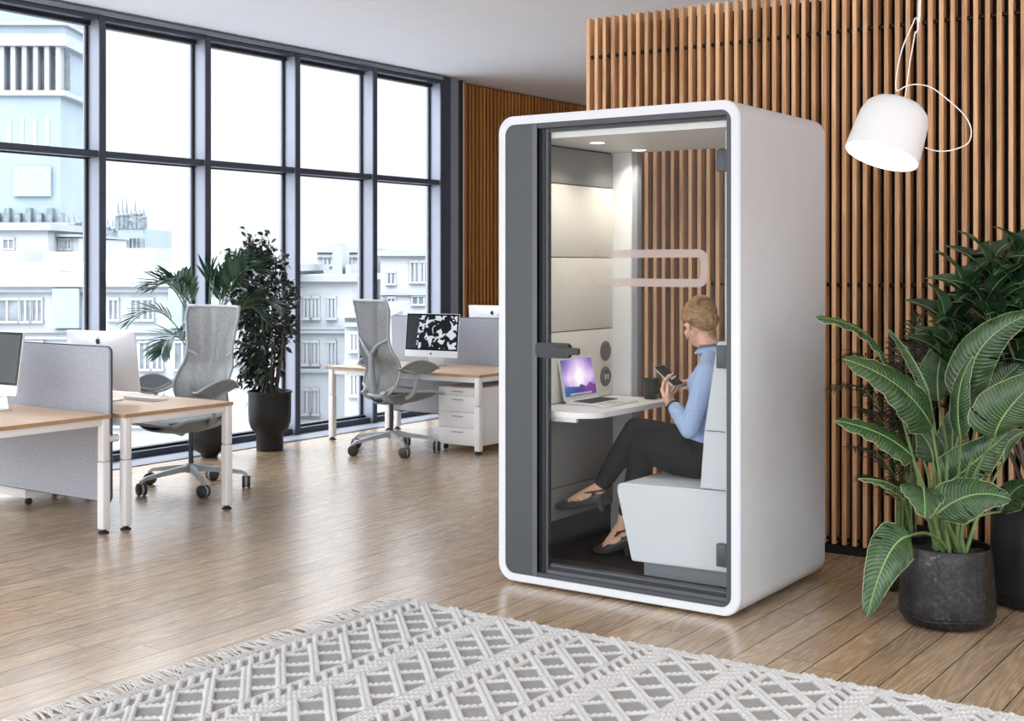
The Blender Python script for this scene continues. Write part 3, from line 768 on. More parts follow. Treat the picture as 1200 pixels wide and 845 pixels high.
# ------------------------------------------------------------------ hanging lamp
def make_lamp():
    t = 4.6
    c = P(1033, 183, t)                 # middle of the opening
    k = FL / t
    axis = (Rv * (-.355) * .94 + Uv * (-.935) * .94 - Fv * .16).normalized()     # the way the light points
    Mx = Matrix.Translation(c) @ (-axis).to_track_quat('Z', 'Y').to_matrix().to_4x4()
    root = empty('pendant_lamp', (c.x, c.y, c.z), label='white tilted pendant lamp with a looping cable, switched on, hanging before the slatted wall', cat='lamp')
    def O(b, n_, m, par=root, **kw):
        bmesh.ops.translate(b.bm, verts=b.bm.verts, vec=-c); return b.obj(n_, m, par, **kw)
    R = .132
    prof = [(R - .004, 0), (R, 0), (R * .985, .03), (R * .95, .10), (R * .92, .145), (R * .84, .178), (R * .68, .2), (R * .4, .21), (0, .213)]
    inner = [(R - .004, 0), (R - .006, .03), (R * .93, .10), (R * .88, .14), (0, .19)]
    b = MB(); b.lathe(prof, 48, mat=Mx); b.lathe(inner, 48, mat=Mx); O(b, 'lamp_shade', 'lamp', smooth=60)
    b = MB(); b.lathe([(0, .010), (R * .9, .008), (R * .96, .012), (R * .96, .02)], 48, mat=Mx); O(b, 'diffuser', 'lamp_in', smooth=60)
    def pp(x, y, dt=0): return P(x, y, t + dt)
    top = P(1078, 0, t) + Uv * .0; anchor = Vector((top.x + .0, top.y, H))
    b = MB(); b.tube(spline([pp(1060, 119), pp(1066, 75), pp(1072, 40), pp(1077, 0), anchor], 6), .0022, 6); O(b, 'cable', 'cable')
    b = MB(); b.tube(spline([anchor + Vector((.01, 0, 0)), pp(1079, -5), pp(1072, 22), pp(1058, 55), pp(1051, 85), pp(1050, 104), pp(1053, 106), pp(1062, 101), pp(1075, 99), pp(1092, 103), pp(1112, 118), pp(1130, 135), pp(1138, 152), pp(1134, 168), pp(1115, 176), pp(1098, 177), pp(1084, 173)], 6), .0022, 6); O(b, 'cable', 'cable')
    b = MB(); b.lathe([(0, H), (.05, H), (.05, H - .02), (0, H - .025)], 24, mat=Matrix.Translation((anchor.x, anchor.y, 0))); O(b, 'ceiling_rose', 'lamp')
    ld = D.lights.new('pendant', 'SPOT'); ld.energy = 14; ld.color = (1, .94, .86); ld.spot_size = math.radians(150); ld.spot_blend = .8; ld.shadow_soft_size = .1
    lo = D.objects.new('pendant_light', ld); COL.objects.link(lo); lo.parent = root
    lo.location = axis * .03; lo.rotation_euler = axis.to_track_quat('-Z', 'Y').to_euler()
make_lamp()
# ================================================================== desks
def desk_leg(b_parent, x, y, z1, s=.052):
    b = MB(); b.box(x - s / 2, x + s / 2, y - s / 2, y + s / 2, .022, z1 * .62, 0, .008, 3); leg = b.obj('leg', 'white_metal', b_parent, smooth=50)
    b = MB(); b.box(x - s / 2 + .002, x + s / 2 - .002, y - s / 2 + .002, y + s / 2 - .002, z1 * .62 + .003, z1, 0, .006, 2); b.obj('upper_leg', 'white_metal', leg, smooth=50)
    b = MB(); b.lathe([(0, 0), (.03, 0), (.03, .008), (.016, .012), (.016, .024), (0, .024)], 20, mat=Matrix.Translation((x, y, 0))); b.obj('leveling_foot', 'foot', leg)
def make_desk(label, x0, x1, y0, y1, zt, group, name='desk'):
    root = empty(name, ((x0 + x1) / 2, (y0 + y1) / 2, 0), label=label, cat='desk')
    cx, cy = (x0 + x1) / 2, (y0 + y1) / 2; hx, hy = (x1 - x0) / 2, (y1 - y0) / 2
    b = MB(); b.box(-hx, hx, -hy, hy, zt - .0225, zt - .0005, 0, .001, 1); b.box(-hx - .0006, hx + .0006, -hy - .0006, hy + .0006, zt - .022, zt - .002, 1)
    b.obj('tabletop', ['desk_wood', 'desk_edge'], root, smooth=0)
    z1 = zt - .022
    for sy in (-1, 1):
        b = MB(); b.box(-hx + .03, hx - .03, sy * (hy - .035) - .02, sy * (hy - .035) + .02, z1 - .045, z1, 0, .004); b.obj('rail', 'white_metal', root, smooth=50)
    for sx in (-1, 1):
        b = MB(); b.box(sx * (hx - .032) - .022, sx * (hx - .032) + .022, -hy + .03, hy - .03, z1 - .04, z1, 0, .004); b.obj('rail', 'white_metal', root, smooth=50)
        for sy in (-1, 1): desk_leg(root, sx * (hx - .028), sy * (hy - .028), z1)
    return root
make_desk('nearest desk with white legs and wooden top, cut off by the left edge', -7.62, -5.985, 3.90, 4.70, .664, None)
d2 = make_desk('desk behind the large left screen panel, grey chair drawn up to it', -7.62, -5.965, 4.78, 5.60, .658, None)
make_desk('far wooden desk with a drawer unit beneath, left of the booth', -7.65, -6.04, 8.27, 9.07, .63, None)
make_desk('furthest desk, behind the far screen panel', -7.65, -6.04, 9.14, 9.92, .63, None)
# cable tray under the far desk
b = MB(); b.box(-7.4, -6.3, 8.9, 8.98, .5, .56, 0, .003); o = b.obj('cable_tray', 'grey_metal'); o.parent = [x for x in D.objects if x.get('label', '').startswith('far wooden')][0]
o.matrix_parent_inverse = Matrix.Translation(-o.parent.location)
def screen_panel(label, x0, x1, y, z0, z1):
    root = empty('desk_screen', ((x0 + x1) / 2, y, z0), label=label, cat='desk divider'); h_ = (x1 - x0) / 2
    b = MB(); b.prism(roundrect(-h_, h_, 0, z1 - z0, .03), 'y', -.013, .013); b.bm.normal_update()
    es = [e for e in b.bm.edges if any(abs(f.normal.y) > .9 for f in e.link_faces)]; bmesh.ops.bevel(b.bm, geom=es, offset=.005, segments=2, affect='EDGES')
    b.obj('felt_panel', 'screen_felt', root, smooth=50)
    pts = roundrect(-h_ - .001, h_ + .001, -.001, z1 - z0 + .001, .031)
    b = MB(); b.tube([(p[0], 0, p[1]) for p in pts], .005, 6, closed=True); b.obj('piping', 'piping', root)
    for x in (-h_ + .45, h_ + .02):
        b = MB(); b.lathe([(0, -.046), (.022, -.046), (.022, .046), (0, .046)], 20, mat=Matrix.Translation((x - .03 if x > h_ else x, 0, .36)) @ Matrix.Rotation(PI / 2, 4, 'X')); b.obj('clamp', 'white_metal', root)
    return root
screen_panel('large grey felt screen panel standing between the two left desks', -7.6, -6.035, 4.742, .158, 1.034)
screen_panel('far grey felt screen panel behind the screen showing black leaves', -7.63, -6.06, 9.105, .18, 1.036)

# ------------------------------------------------------------------ drawer units
def make_pedestal(x0, x1, y0, y1, z1, label, name='drawer_unit'):
    root = empty(name, ((x0 + x1) / 2, (y0 + y1) / 2, 0), label=label, cat='drawers')
    hx, hy = (x1 - x0) / 2, (y1 - y0) / 2
    b = MB(); b.box(-hx, hx, -hy + .016, hy, .05, z1, 0, .003); b.obj('body', 'white_metal', root, smooth=40)
    zs = [.052, .052 + (z1 - .052) * .30, .052 + (z1 - .052) * .58, .052 + (z1 - .052) * .86, z1]
    zs = [.052, .19, .315, z1 - .065 - .0, z1]
    for i in range(4):
        b = MB(); b.box(-hx + .002, hx - .002, -hy, -hy + .018, zs[i] + .002, zs[i + 1] - .002, 0, .003); dr = b.obj('drawer', 'white_metal', root, smooth=40)
        zz = zs[i + 1] - .033
        b = MB(); b.box(-.055, .055, -hy - .012, -hy - .004, zz - .004, zz + .004, 0, .002); b.box(-.05, -.044, -hy - .006, -hy + .002, zz - .003, zz + .003); b.box(.044, .05, -hy - .006, -hy + .002, zz - .003, zz + .003); b.obj('handle', 'grey_metal', dr)
        if i == 3:
            b = MB(); b.lathe([(0, 0), (.006, 0), (.006, .003), (0, .003)], 12, mat=Matrix.Translation((hx - .03, -hy, zz)) @ Matrix.Rotation(PI / 2, 4, 'X')); b.obj('lock', 'grey_metal_dk', dr)
    for sx in (-1, 1):
        for sy in (-1, 1):
            b = MB(); b.lathe([(0, -.012), (.02, -.012), (.022, -.008), (.022, .008), (.02, .012), (0, .012)], 16, mat=Matrix.Translation((sx * (hx - .04), sy * (hy - .05), .023)) @ Matrix.Rotation(PI / 2, 4, 'Y')); b.box(sx * (hx - .04) - .01, sx * (hx - .04) + .01, sy * (hy - .05) - .01, sy * (hy - .05) + .01, .03, .052); b.obj('caster', 'foot', root)
    return root
make_pedestal(-6.50, -6.10, 8.335, 8.83, .515, 'white drawer unit with four drawers under the far desk')
make_pedestal(-7.50, -7.06, 4.90, 5.45, .50, 'drawer unit on small castors mostly hidden behind the large felt panel')

# ------------------------------------------------------------------ computers
def apple_shape(b, M4, s, mi=0):
    """small bitten fruit mark in the local xz plane, y = 0, facing -y"""
    pts = []
    for k in range(28):
        a = 2 * PI * k / 28; r = 1 + .10 * math.cos(2 * a) * 0 - .16 * math.exp(-((a - PI / 2) / .35) ** 2) - .10 * math.exp(-((a - 3 * PI / 2) / .3) ** 2)
        x = r * math.cos(a) * .92; z = r * math.sin(a)
        d = math.hypot(x - 1.12, z - .12)
        if d < .42: x = 1.12 + (x - 1.12) / d * .42; z = .12 + (z - .12) / d * .42
        pts.append((x * s, z * s))
    vs = b.prism(pts, 'y', -.0012, .001, mi)
    leaf = [(0, 1.05), (.12, 1.45), (.42, 1.62), (.38, 1.25)]
    vs += b.prism([(p[0] * s, p[1] * s) for p in leaf], 'y', -.0012, .001, mi)
    for v in vs: v.co = M4 @ v.co
def wallpaper_leaves():
    m, nt, bb = newmat('black_leaf_picture')
    tc = N(nt, 'ShaderNodeTexCoord'); sp = N(nt, 'ShaderNodeSeparateXYZ'); L(nt, tc.outputs['Object'], sp.inputs[0])
    n1 = noise(nt, 17, 2, None, .4, .9); 
    fac = math_n(nt, 'GREATER_THAN', n1, .545)
    x = sp.outputs[0]
    left = math_n(nt, 'LESS_THAN', math_n(nt, 'ADD', x, math_n(nt, 'MULTIPLY', sp.outputs[2], -.08)), -.15)
    mx = N(nt, 'ShaderNodeMix', data_type='RGBA'); L(nt, fac, mx.inputs[0]); mx.inputs[6].default_value = rgb(14, 16, 20); mx.inputs[7].default_value = rgb(214, 220, 232)
    m2 = N(nt, 'ShaderNodeMix', data_type='RGBA'); L(nt, left, m2.inputs[0]); L(nt, mx.outputs[2], m2.inputs[6]); m2.inputs[7].default_value = rgb(44, 50, 58)
    bb.inputs['Base Color'].default_value = (0.005, .005, .005, 1); L(nt, m2.outputs[2], bb.inputs['Emission Color']); bb.inputs['Emission Strength'].default_value = .9; bb.inputs['Roughness'].default_value = .2; return m
def make_monitor(label, loc, rz, w=.54, zb=.04, h=.36, tilt=7, on=False, name='desktop_computer'):
    """local: screen faces -y"""
    root = empty(name, loc, rz, label=label, cat='computer')
    T = Matrix.Translation((0, 0, zb + h / 2)) @ Matrix.Rotation(math.radians(-tilt), 4, 'X')
    b = MB()
    # body with a softly bulging back
    def back(u, v):
        x = (u - .5) * w; z = (v - .5) * h; d = .006 + .03 * max(0, (1 - (2 * u - 1) ** 2)) ** 1.0 * max(0, (1 - (2 * v - 1) ** 2)) ** .8
        return Vector((x, d, z))
    b.grid(back, 20, 14)
    vs = b.prism(roundrect(-w / 2, w / 2, -h / 2, h / 2, .008, 4), 'y', -.004, .0065)
    for v in b.bm.verts: v.co = T @ v.co
    body = b.obj('body', 'alu_w', root, smooth=50)
    ch = .058
    b = MB(); b.box(-w / 2 + .004, w / 2 - .004, -.0055, -.0042, -h / 2 + ch, h / 2 - .004)
    for v in b.bm.verts: v.co = T @ v.co
    sc = b.obj('screen', 'black_glass', body, smooth=0)
    b = MB(); b.box(-w / 2 + .018, w / 2 - .018, -.0062, -.0056, -h / 2 + ch + .014, h / 2 - .018)
    b.bm.transform(Matrix.Identity(4))
    o = b.obj('display', wallpaper_leaves() if on else 'scr_off', sc, smooth=0); o.matrix_local = T
    b = MB(); apple_shape(b, T @ Matrix.Translation((0, -.0045, -h / 2 + ch / 2)), .010); b.obj('chin_logo', 'logo', body, smooth=0)
    b = MB(); apple_shape(b, T @ Matrix.Translation((0, .027, h * .335)) @ Matrix.Rotation(PI, 4, 'Z'), .019); b.obj('back_logo', 'logo', body, smooth=0)
    # stand: L shaped plate
    b = MB()
    prof = [(.034, zb + h * .42), (.055, zb + h * .42 - .01), (.095, .014), (.098, .006), (.095, 0), (-.085, 0), (-.088, .004), (-.085, .008), (.082, .010), (.045, zb + h * .36)]
    b.prism(prof, 'x', -.085, .085); b.obj('stand', 'alu_w', root, smooth=30)
    return root
MT['black_glass'] = M('black_bezel', (16, 16, 18), .15)
c1 = PY(120, 470, 5.2)
make_monitor('silver desktop computer seen from behind, its fruit mark above the felt panel', (-6.66, 5.17, .658), PI + math.radians(4), w=.60, zb=.065, h=.37)
make_monitor('desktop computer with a dark screen, cut off by the left edge', (-6.70, 4.40, .664), math.radians(2), w=.60, zb=.10, h=.36, tilt=8)
make_monitor('desktop computer whose screen shows black leaves on white', (-6.93, 8.80, .63), math.radians(4), w=.545, zb=.075, h=.375, tilt=6, on=True)
make_monitor('furthest desktop computer, its pale back showing over the far felt panel', (-6.78, 9.52, .63), PI + math.radians(-2), w=.56, zb=.12, h=.385)
def slab(name, label, cat, loc, rz, w, d, h0, h1, keys=False):
    root = empty(name, loc, rz, label=label, cat=cat)
    b = MB(); b.prism([(-d / 2, 0), (d / 2, 0), (d / 2, h1), (-d / 2, h0)], 'x', -w / 2, w / 2); b.obj('case', 'alu_w', root, smooth=0)
    if keys:
        b = MB()
        for i in range(4):
            for j in range(12):
                y = -d / 2 + .01 + i * (d - .016) / 4; x = -w / 2 + .01 + j * (w - .018) / 12; z = h0 + (y + d / 2) / d * (h1 - h0)
                b.box(x, x + (w - .018) / 12 - .004, y, y + (d - .016) / 4 - .004, z - .002, z + .003)
        b.obj('keys', 'keyw', root, smooth=0)
slab('keyboard', 'slim white keyboard on the far desk, before the leaf-patterned screen', 'keyboard', (-6.93, 8.58, .6305), 0, .28, .11, .006, .014, True)
slab('keyboard', 'slim white keyboard beside the silver computer seen from behind', 'keyboard', (-6.50, 5.37, .6585), PI, .28, .12, .008, .018, True)

# ------------------------------------------------------------------ office chair, forward = +x
def make_chair():
    root = empty('office_chair', (0, 0, 0))
    # base
    b = MB(); b.lathe([(0, .115), (.035, .115), (.042, .125), (.036, .16), (.03, .175), (0, .175)], 20); b.obj('hub', 'chair', root)
    for k in range(5):
        a = 2 * PI * k / 5; R = Matrix.Rotation(a, 4, 'Z')
        b = MB(); pts = [(0.02, .145, .022, .03), (.10, .140, .02, .026), (.21, .127, .017, .022), (.34, .108, .013, .016), (.378, .09, .012, .012)]
        rings = []
        for (x, z, wy, wz) in pts: rings.append([b.bm.verts.new(R @ Vector((x, sy * wy, z + sz * wz * .7))) for sy, sz in ((-1, -1), (1, -1), (.75, 1), (-.75, 1))])
        for i in range(4):
            for j in range(4): b.bm.faces.new((rings[i][j], rings[i][(j + 1) % 4], rings[i + 1][(j + 1) % 4], rings[i + 1][j]))
        b.bm.faces.new(rings[0]); b.bm.faces.new(rings[-1][::-1])
        b.tube([R @ Vector((.368, 0, .098)), R @ Vector((.368, 0, .055))], .009, 8)
        arm = b.obj('base_arm', 'chair', root, smooth=40)
        b = MB(); Cm = Matrix.Translation(R @ Vector((.368, 0, .0425))) @ Matrix.Rotation(a + .6 + k, 4, 'Z') @ Matrix.Rotation(PI / 2, 4, 'X')
        for s_ in (-1, 1):
            lo, hi = (.008, .028) if s_ > 0 else (-.028, -.008)
            b.lathe([(0, lo), (.036, lo), (.042, lo + .004), (.042, hi - .004), (.036, hi), (0, hi)], 22, mat=Cm)
        b.lathe([(.012, -.008), (.037, -.008), (.037, .008), (.012, .008)], 18, mi=1, mat=Cm)
        b.obj('caster', ['caster', 'chair'], arm, smooth=40)
    b = MB(); b.tube([(0, 0, .17), (0, 0, .42)], .016, 14); b.obj('gas_lift', 'gas', root)
    # seat mechanism : shallow shell under the seat
    b = MB()
    def shell(u, v):
        x = -.20 + u * .46; y = (v - .5) * 2
        wy = .235 * (1 - .35 * (1 - u) ** 3) * (1 - .25 * u ** 6)
        z = .455 + .03 * (abs(y) ** 2.2) - .075 * (1 - abs(y) ** 2) * (1 - abs(2 * u - .8) ** 2 * .45) + .012 * math.sin(u * 3)
        return Vector((x, y * wy, z))
    b.grid(shell, 18, 16); sh = b.obj('seat_shell', 'chair_dk', root, smooth=180, solid=.012)
    b = MB()
    for s_ in (-1, 1): b.tube(spline([(0, 0, .415), (-.08, s_ * .06, .42), (-.2, s_ * .13, .45), (-.25, s_ * .15, .50)], 5), [.024] * 16, 8)
    b.tube([(0, 0, .40), (.06, 0, .425), (.16, 0, .44)], [.035, .04, .02], 10)
    b.obj('tilt_mechanism', 'chair', root, smooth=60)
    b = MB()
    def seat(u, v):
        x = -.20 + u * .48; y = (v - .5) * 2
        z = .497 - .018 * (1 - y * y) * math.sin(PI * min(1, u * 1.1)) - .055 * max(0, u - .75) ** 1.5 * 4 + .02 * (1 - u) ** 3
        return Vector((x, y * .235 * (1 - .12 * (1 - u) ** 2), z))
    b.grid(seat, 18, 12); b.obj('seat', 'knit2', root, smooth=180, solid=.006)
    # seat rim
    rim = [seat(0, v / 8) for v in range(9)] + [seat(u / 10, 1) for u in range(1, 11)] + [seat(1, 1 - v / 8) for v in range(1, 9)] + [seat(1 - u / 10, 0) for u in range(1, 10)]
    b = MB(); b.tube(rim, .011, 7, closed=True); b.obj('seat_frame', 'chair', root, smooth=180)
    # back : continuous surface, S profile
    def prof(v):       # height 0..1 -> x, z, halfwidth
        z = .47 + v * .765
        x = -.205 - .035 * math.sin(PI * min(1, v * 2.1)) * (1 if v < .48 else .0) * -1 - .045 * v ** 1.5 + .04 * math.exp(-((v - .30) / .16) ** 2) - .01
        if v > .86: x += .0 + .45 * (v - .86) ** 2 * -1.5
        w_ = .240 + .022 * math.exp(-((v - .32) / .2) ** 2) - .02 * math.exp(-((v - .60) / .13) ** 2) + .018 * math.exp(-((v - .92) / .1) ** 2) - .09 * max(0, .10 - v) / .10
        return x, z, w_
    def back(u, v):
        x, z, w_ = prof(u); y = (v - .5) * 2
        return Vector((x - .035 * (1 - y * y), y * w_, z))
    b = MB(); b.grid(back, 36, 12); b.obj('back_mesh', 'knit', root, smooth=180)
    rim = [back(u / 36, 1) for u in range(37)] + [back(1, 1 - v / 10) for v in range(1, 10)] + [back(1 - u / 36, 0) for u in range(37)] + [back(0, v / 10) for v in range(1, 10)]
    b = MB(); b.tube(rim, .0115, 8, closed=True); b.obj('back_frame', 'chair', root, smooth=180)
    # Y shaped spine behind the mesh
    b = MB()
    b.tube(spline([(-.2, 0, .45), (-.245, 0, .55), (-.255, 0, .66), (-.262, 0, .80)], 5), [.03] * 5 + [.027] * 5 + [.024] * 6, 8)
    for s_ in (-1, 1):
        p = prof(.60)
        b.tube(spline([(-.260, 0, .78), (-.272, s_ * .05, .83), (-.268, s_ * .12, .885), (p[0] - .002, s_ * p[2], p[1])], 5), [.018] * 5 + [.015] * 5 + [.011] * 6, 8)
    for s_ in (-1, 1):
        b.tube(spline([(-.2, 0, .45), (-.21, s_ * .10, .47), (-.20, s_ * .17, .52), (prof(.1)[0], s_ * prof(.1)[2], prof(.1)[1])], 4), .014, 8)
    b.obj('spine', 'chair', root, smooth=180)
    # leaf arms
    for s_ in (-1, 1):
        b = MB()
        b.tube(spline([(-.05, s_ * .20, .45), (-.03, s_ * .265, .50), (-.02, s_ * .285, .58), (-.01, s_ * .30, .665)], 5), [.024, .022, .021, .020, .019, .018, .017, .016, .015, .015, .015, .015, .016, .017, .018, .020], 8); arm = b.obj('arm_post', 'chair', root, smooth=180)
        b = MB()
        def leaf(u, v):
            t = (v - .5) * 2; lx = -.19 + u * .36
            wd = .075 * math.sin(PI * min(1, max(0, .06 + u * .88))) ** .7
            return Vector((lx, s_ * (.30 + t * wd * .8 + .015), .70 + .055 * t * math.sin(PI * u) ** .7 - .05 * (1 - abs(t)) * math.sin(PI * u) ** .8 + .012 * math.sin(u * 5)))
        b.grid(leaf, 14, 10); pad = b.obj('arm_pad', 'knit2', arm, smooth=180, solid=.004)
        rm = [leaf(u / 14, 1) for u in range(15)] + [leaf(1 - u / 14, 0) for u in range(15)]
        b = MB(); b.tube(rm, .008, 6, closed=True)
        b.tube([(-.01, s_ * .30, .655), (.06, s_ * .315, .672), (.13, s_ * .318, .695)], [.016, .012, .008], 8); b.tube([(-.01, s_ * .30, .655), (-.08, s_ * .315, .672), (-.16, s_ * .318, .695)], [.016, .012, .008], 8)
        b.obj('arm_rim', 'chair', pad, smooth=180)
    return root
ch = make_chair(); S_ = .985
for o in list(D.objects):
    if o.parent == ch and o.name.split('.')[0] in ('base_arm', 'hub', 'gas_lift'): o.location.x = -.07
ch.location = (-6.71, 5.85, 0); ch.rotation_euler = (0, 0, math.radians(-90)); ch.scale = (S_,) * 3
for o in D.objects:
    if o.parent == ch and o.name.startswith('base_arm'): o.rotation_euler.z = math.radians(61)
tag(ch, 'grey mesh office chair facing the camera behind the left desks', 'chair', 'grey mesh office chairs')
c2 = copy_tree(ch); c2.location = (-6.70, 8.075, 0); c2.rotation_euler = (0, 0, math.radians(72))
for o in D.objects:
    if o.parent == c2 and o.name.startswith('base_arm'): o.rotation_euler.z = math.radians(38)
tag(c2, 'grey mesh office chair seen from behind at the far desk by the booth', 'chair', 'grey mesh office chairs')
# ================================================================== plants
def rnd_unit(r): 
    v = Vector((r.gauss(0, 1), r.gauss(0, 1), r.gauss(0, 1))); return v.normalized()
def pot_obj(root, prof, mats, mis=None, seg=40, name='pot'):
    b = MB(); b.lathe(prof, seg, mis=mis); return b.obj(name, mats, root, smooth=45)
def simple_leaf(b, base, d, nrm, ln, wd, droop=.2, fold=.25, mi=0, n=4, rib=None, tipw=.0):
    """pointed leaf: spine bends down, halves folded about it"""
    d = d.normalized(); sd = d.cross(nrm)
    if sd.length < 1e-4: sd = d.orthogonal()
    sd.normalize(); up = sd.cross(d).normalized()
    prev = None
    for i in range(n + 1):
        t = i / n; p = base + d * ln * t + Vector((0, 0, -1)) * droop * ln * t * t
        w_ = wd * .5 * (math.sin(PI * (t ** .85)) ** .8 if 0 < t < 1 else 0) 
        c = b.bm.verts.new(p)
        if w_ > 0: l_ = b.bm.verts.new(p + sd * w_ + up * w_ * fold); r_ = b.bm.verts.new(p - sd * w_ + up * w_ * fold)
        else: l_ = r_ = c
        if prev:
            pc, pl, pr = prev
            for q in ((pc, pl, l_, c), (pc, c, r_, pr)):
                q2 = []
                for v in q:
                    if v not in q2: q2.append(v)
                if len(q2) >= 3:
                    f = b.bm.faces.new(q2); f.material_index = mi
        prev = (c, l_, r_)

# ---------------- strelitzia : each big leaf is a part
def big_leaf(name, root, rootp, pts, width, nrm, ruffle=.012, notch=(), asym=1.0, curl=.18, seed=0):
    """pts: base, mid, tip of the midrib in room coordinates"""
    r = random.Random(seed)
    bs, md, tp = [Vector(p) for p in pts]
    ctrl = md * 2 - (bs + tp) * .5
    n, m = 44, 7
    b = MB(); vein = b.bm.verts.layers.float.new('vein')
    rows = []
    slits = [(r.uniform(.15, .85), r.choice((-1, 1)), r.uniform(.4, .8)) for _ in range(r.choice((1, 2, 3)))]
    slits = [(round(a * n) + .5, s_, d_) for a, s_, d_ in slits] + [(round(a * n) + .5, s_, d_) for a, s_, d_ in notch]
    L0 = (bs - md).length + (md - tp).length
    for i in range(n + 1):
        t = i / n
        p = bs * (1 - t) ** 2 + ctrl * 2 * t * (1 - t) + tp * t * t
        tg = ((ctrl - bs) * (1 - t) + (tp - ctrl) * t).normalized()
        sd = tg.cross(nrm).normalized(); up = sd.cross(tg).normalized()
        w_ = width * .62 * min(1, (t / .13 + .2)) ** .6 * (max(0, 1 - t) ** .46) * (1.12 - .35 * abs(t - .38))
        row = []
        for j in range(-m, m + 1):
            s_ = j / m; a = abs(s_); ww = w_ * (asym if s_ > 0 else 1)
            ruf = ruffle * a * a * math.sin(t * 34 + s_ * 2 + seed) + ruffle * .35 * a * math.sin(t * 150)
            q = p + sd * s_ * ww * (1 - .12 * a) + up * (ww * (.30 * a - (.30 + curl) * a * a) + ruf) - tg * w_ * .18 * a * 0 + tg * ww * .22 * a * a
            v = b.bm.verts.new(q); v[vein] = t * 24 - a * 1.6; row.append(v)
        rows.append(row)
    for i in range(n):
        for j in range(2 * m):
            cut = False
            for (c_, s_, d_) in slits:
                if i == int(c_) :
                    s0 = (j - m + (.5)) / m
                    if s0 * s_ > 0 and abs(s0) > 1 - d_: cut = True
            if cut: continue
            f = b.bm.faces.new((rows[i][j], rows[i + 1][j], rows[i + 1][j + 1], rows[i][j + 1]))
            f.material_index = 1 if j in (0, 2 * m - 1) and False else 0
    # pale margin and midrib
    me_rows = rows
    rib = [rr[m].co + Vector((0, 0, 0)) for rr in rows[::4]]
    edge1 = [rr[0].co.copy() for rr in rows]; edge2 = [rr[-1].co.copy() for rr in rows]
    b.tube([q.copy() for q in rib], [.0042 * (1 - .8 * i / (len(rib) - 1)) + .001 for i in range(len(rib))], 6, mi=2)
    for e in (edge1, edge2): b.tube(e[::2], .0013, 4, mi=1)
    bmesh.ops.translate(b.bm, verts=b.bm.verts, vec=-root.location)
    leaf = b.obj(name, ['stre', 'stre_edge', 'stre_rib'], root, smooth=180, norm=False)
    # stalk
    b = MB(); rp = Vector(rootp); mid = (rp + bs) * .5 + Vector((0, 0, .10)) + (rp - bs) * .12
    mid.x = rp.x * .55 + bs.x * .45; mid.y = rp.y * .55 + bs.y * .45
    sp_ = bez(rp, mid, bs, 10); b.tube([q - root.location for q in sp_], [.010 - .0055 * i / 10 for i in range(11)], 8)
    b.obj('stalk', 'stalk', leaf)
    return leaf
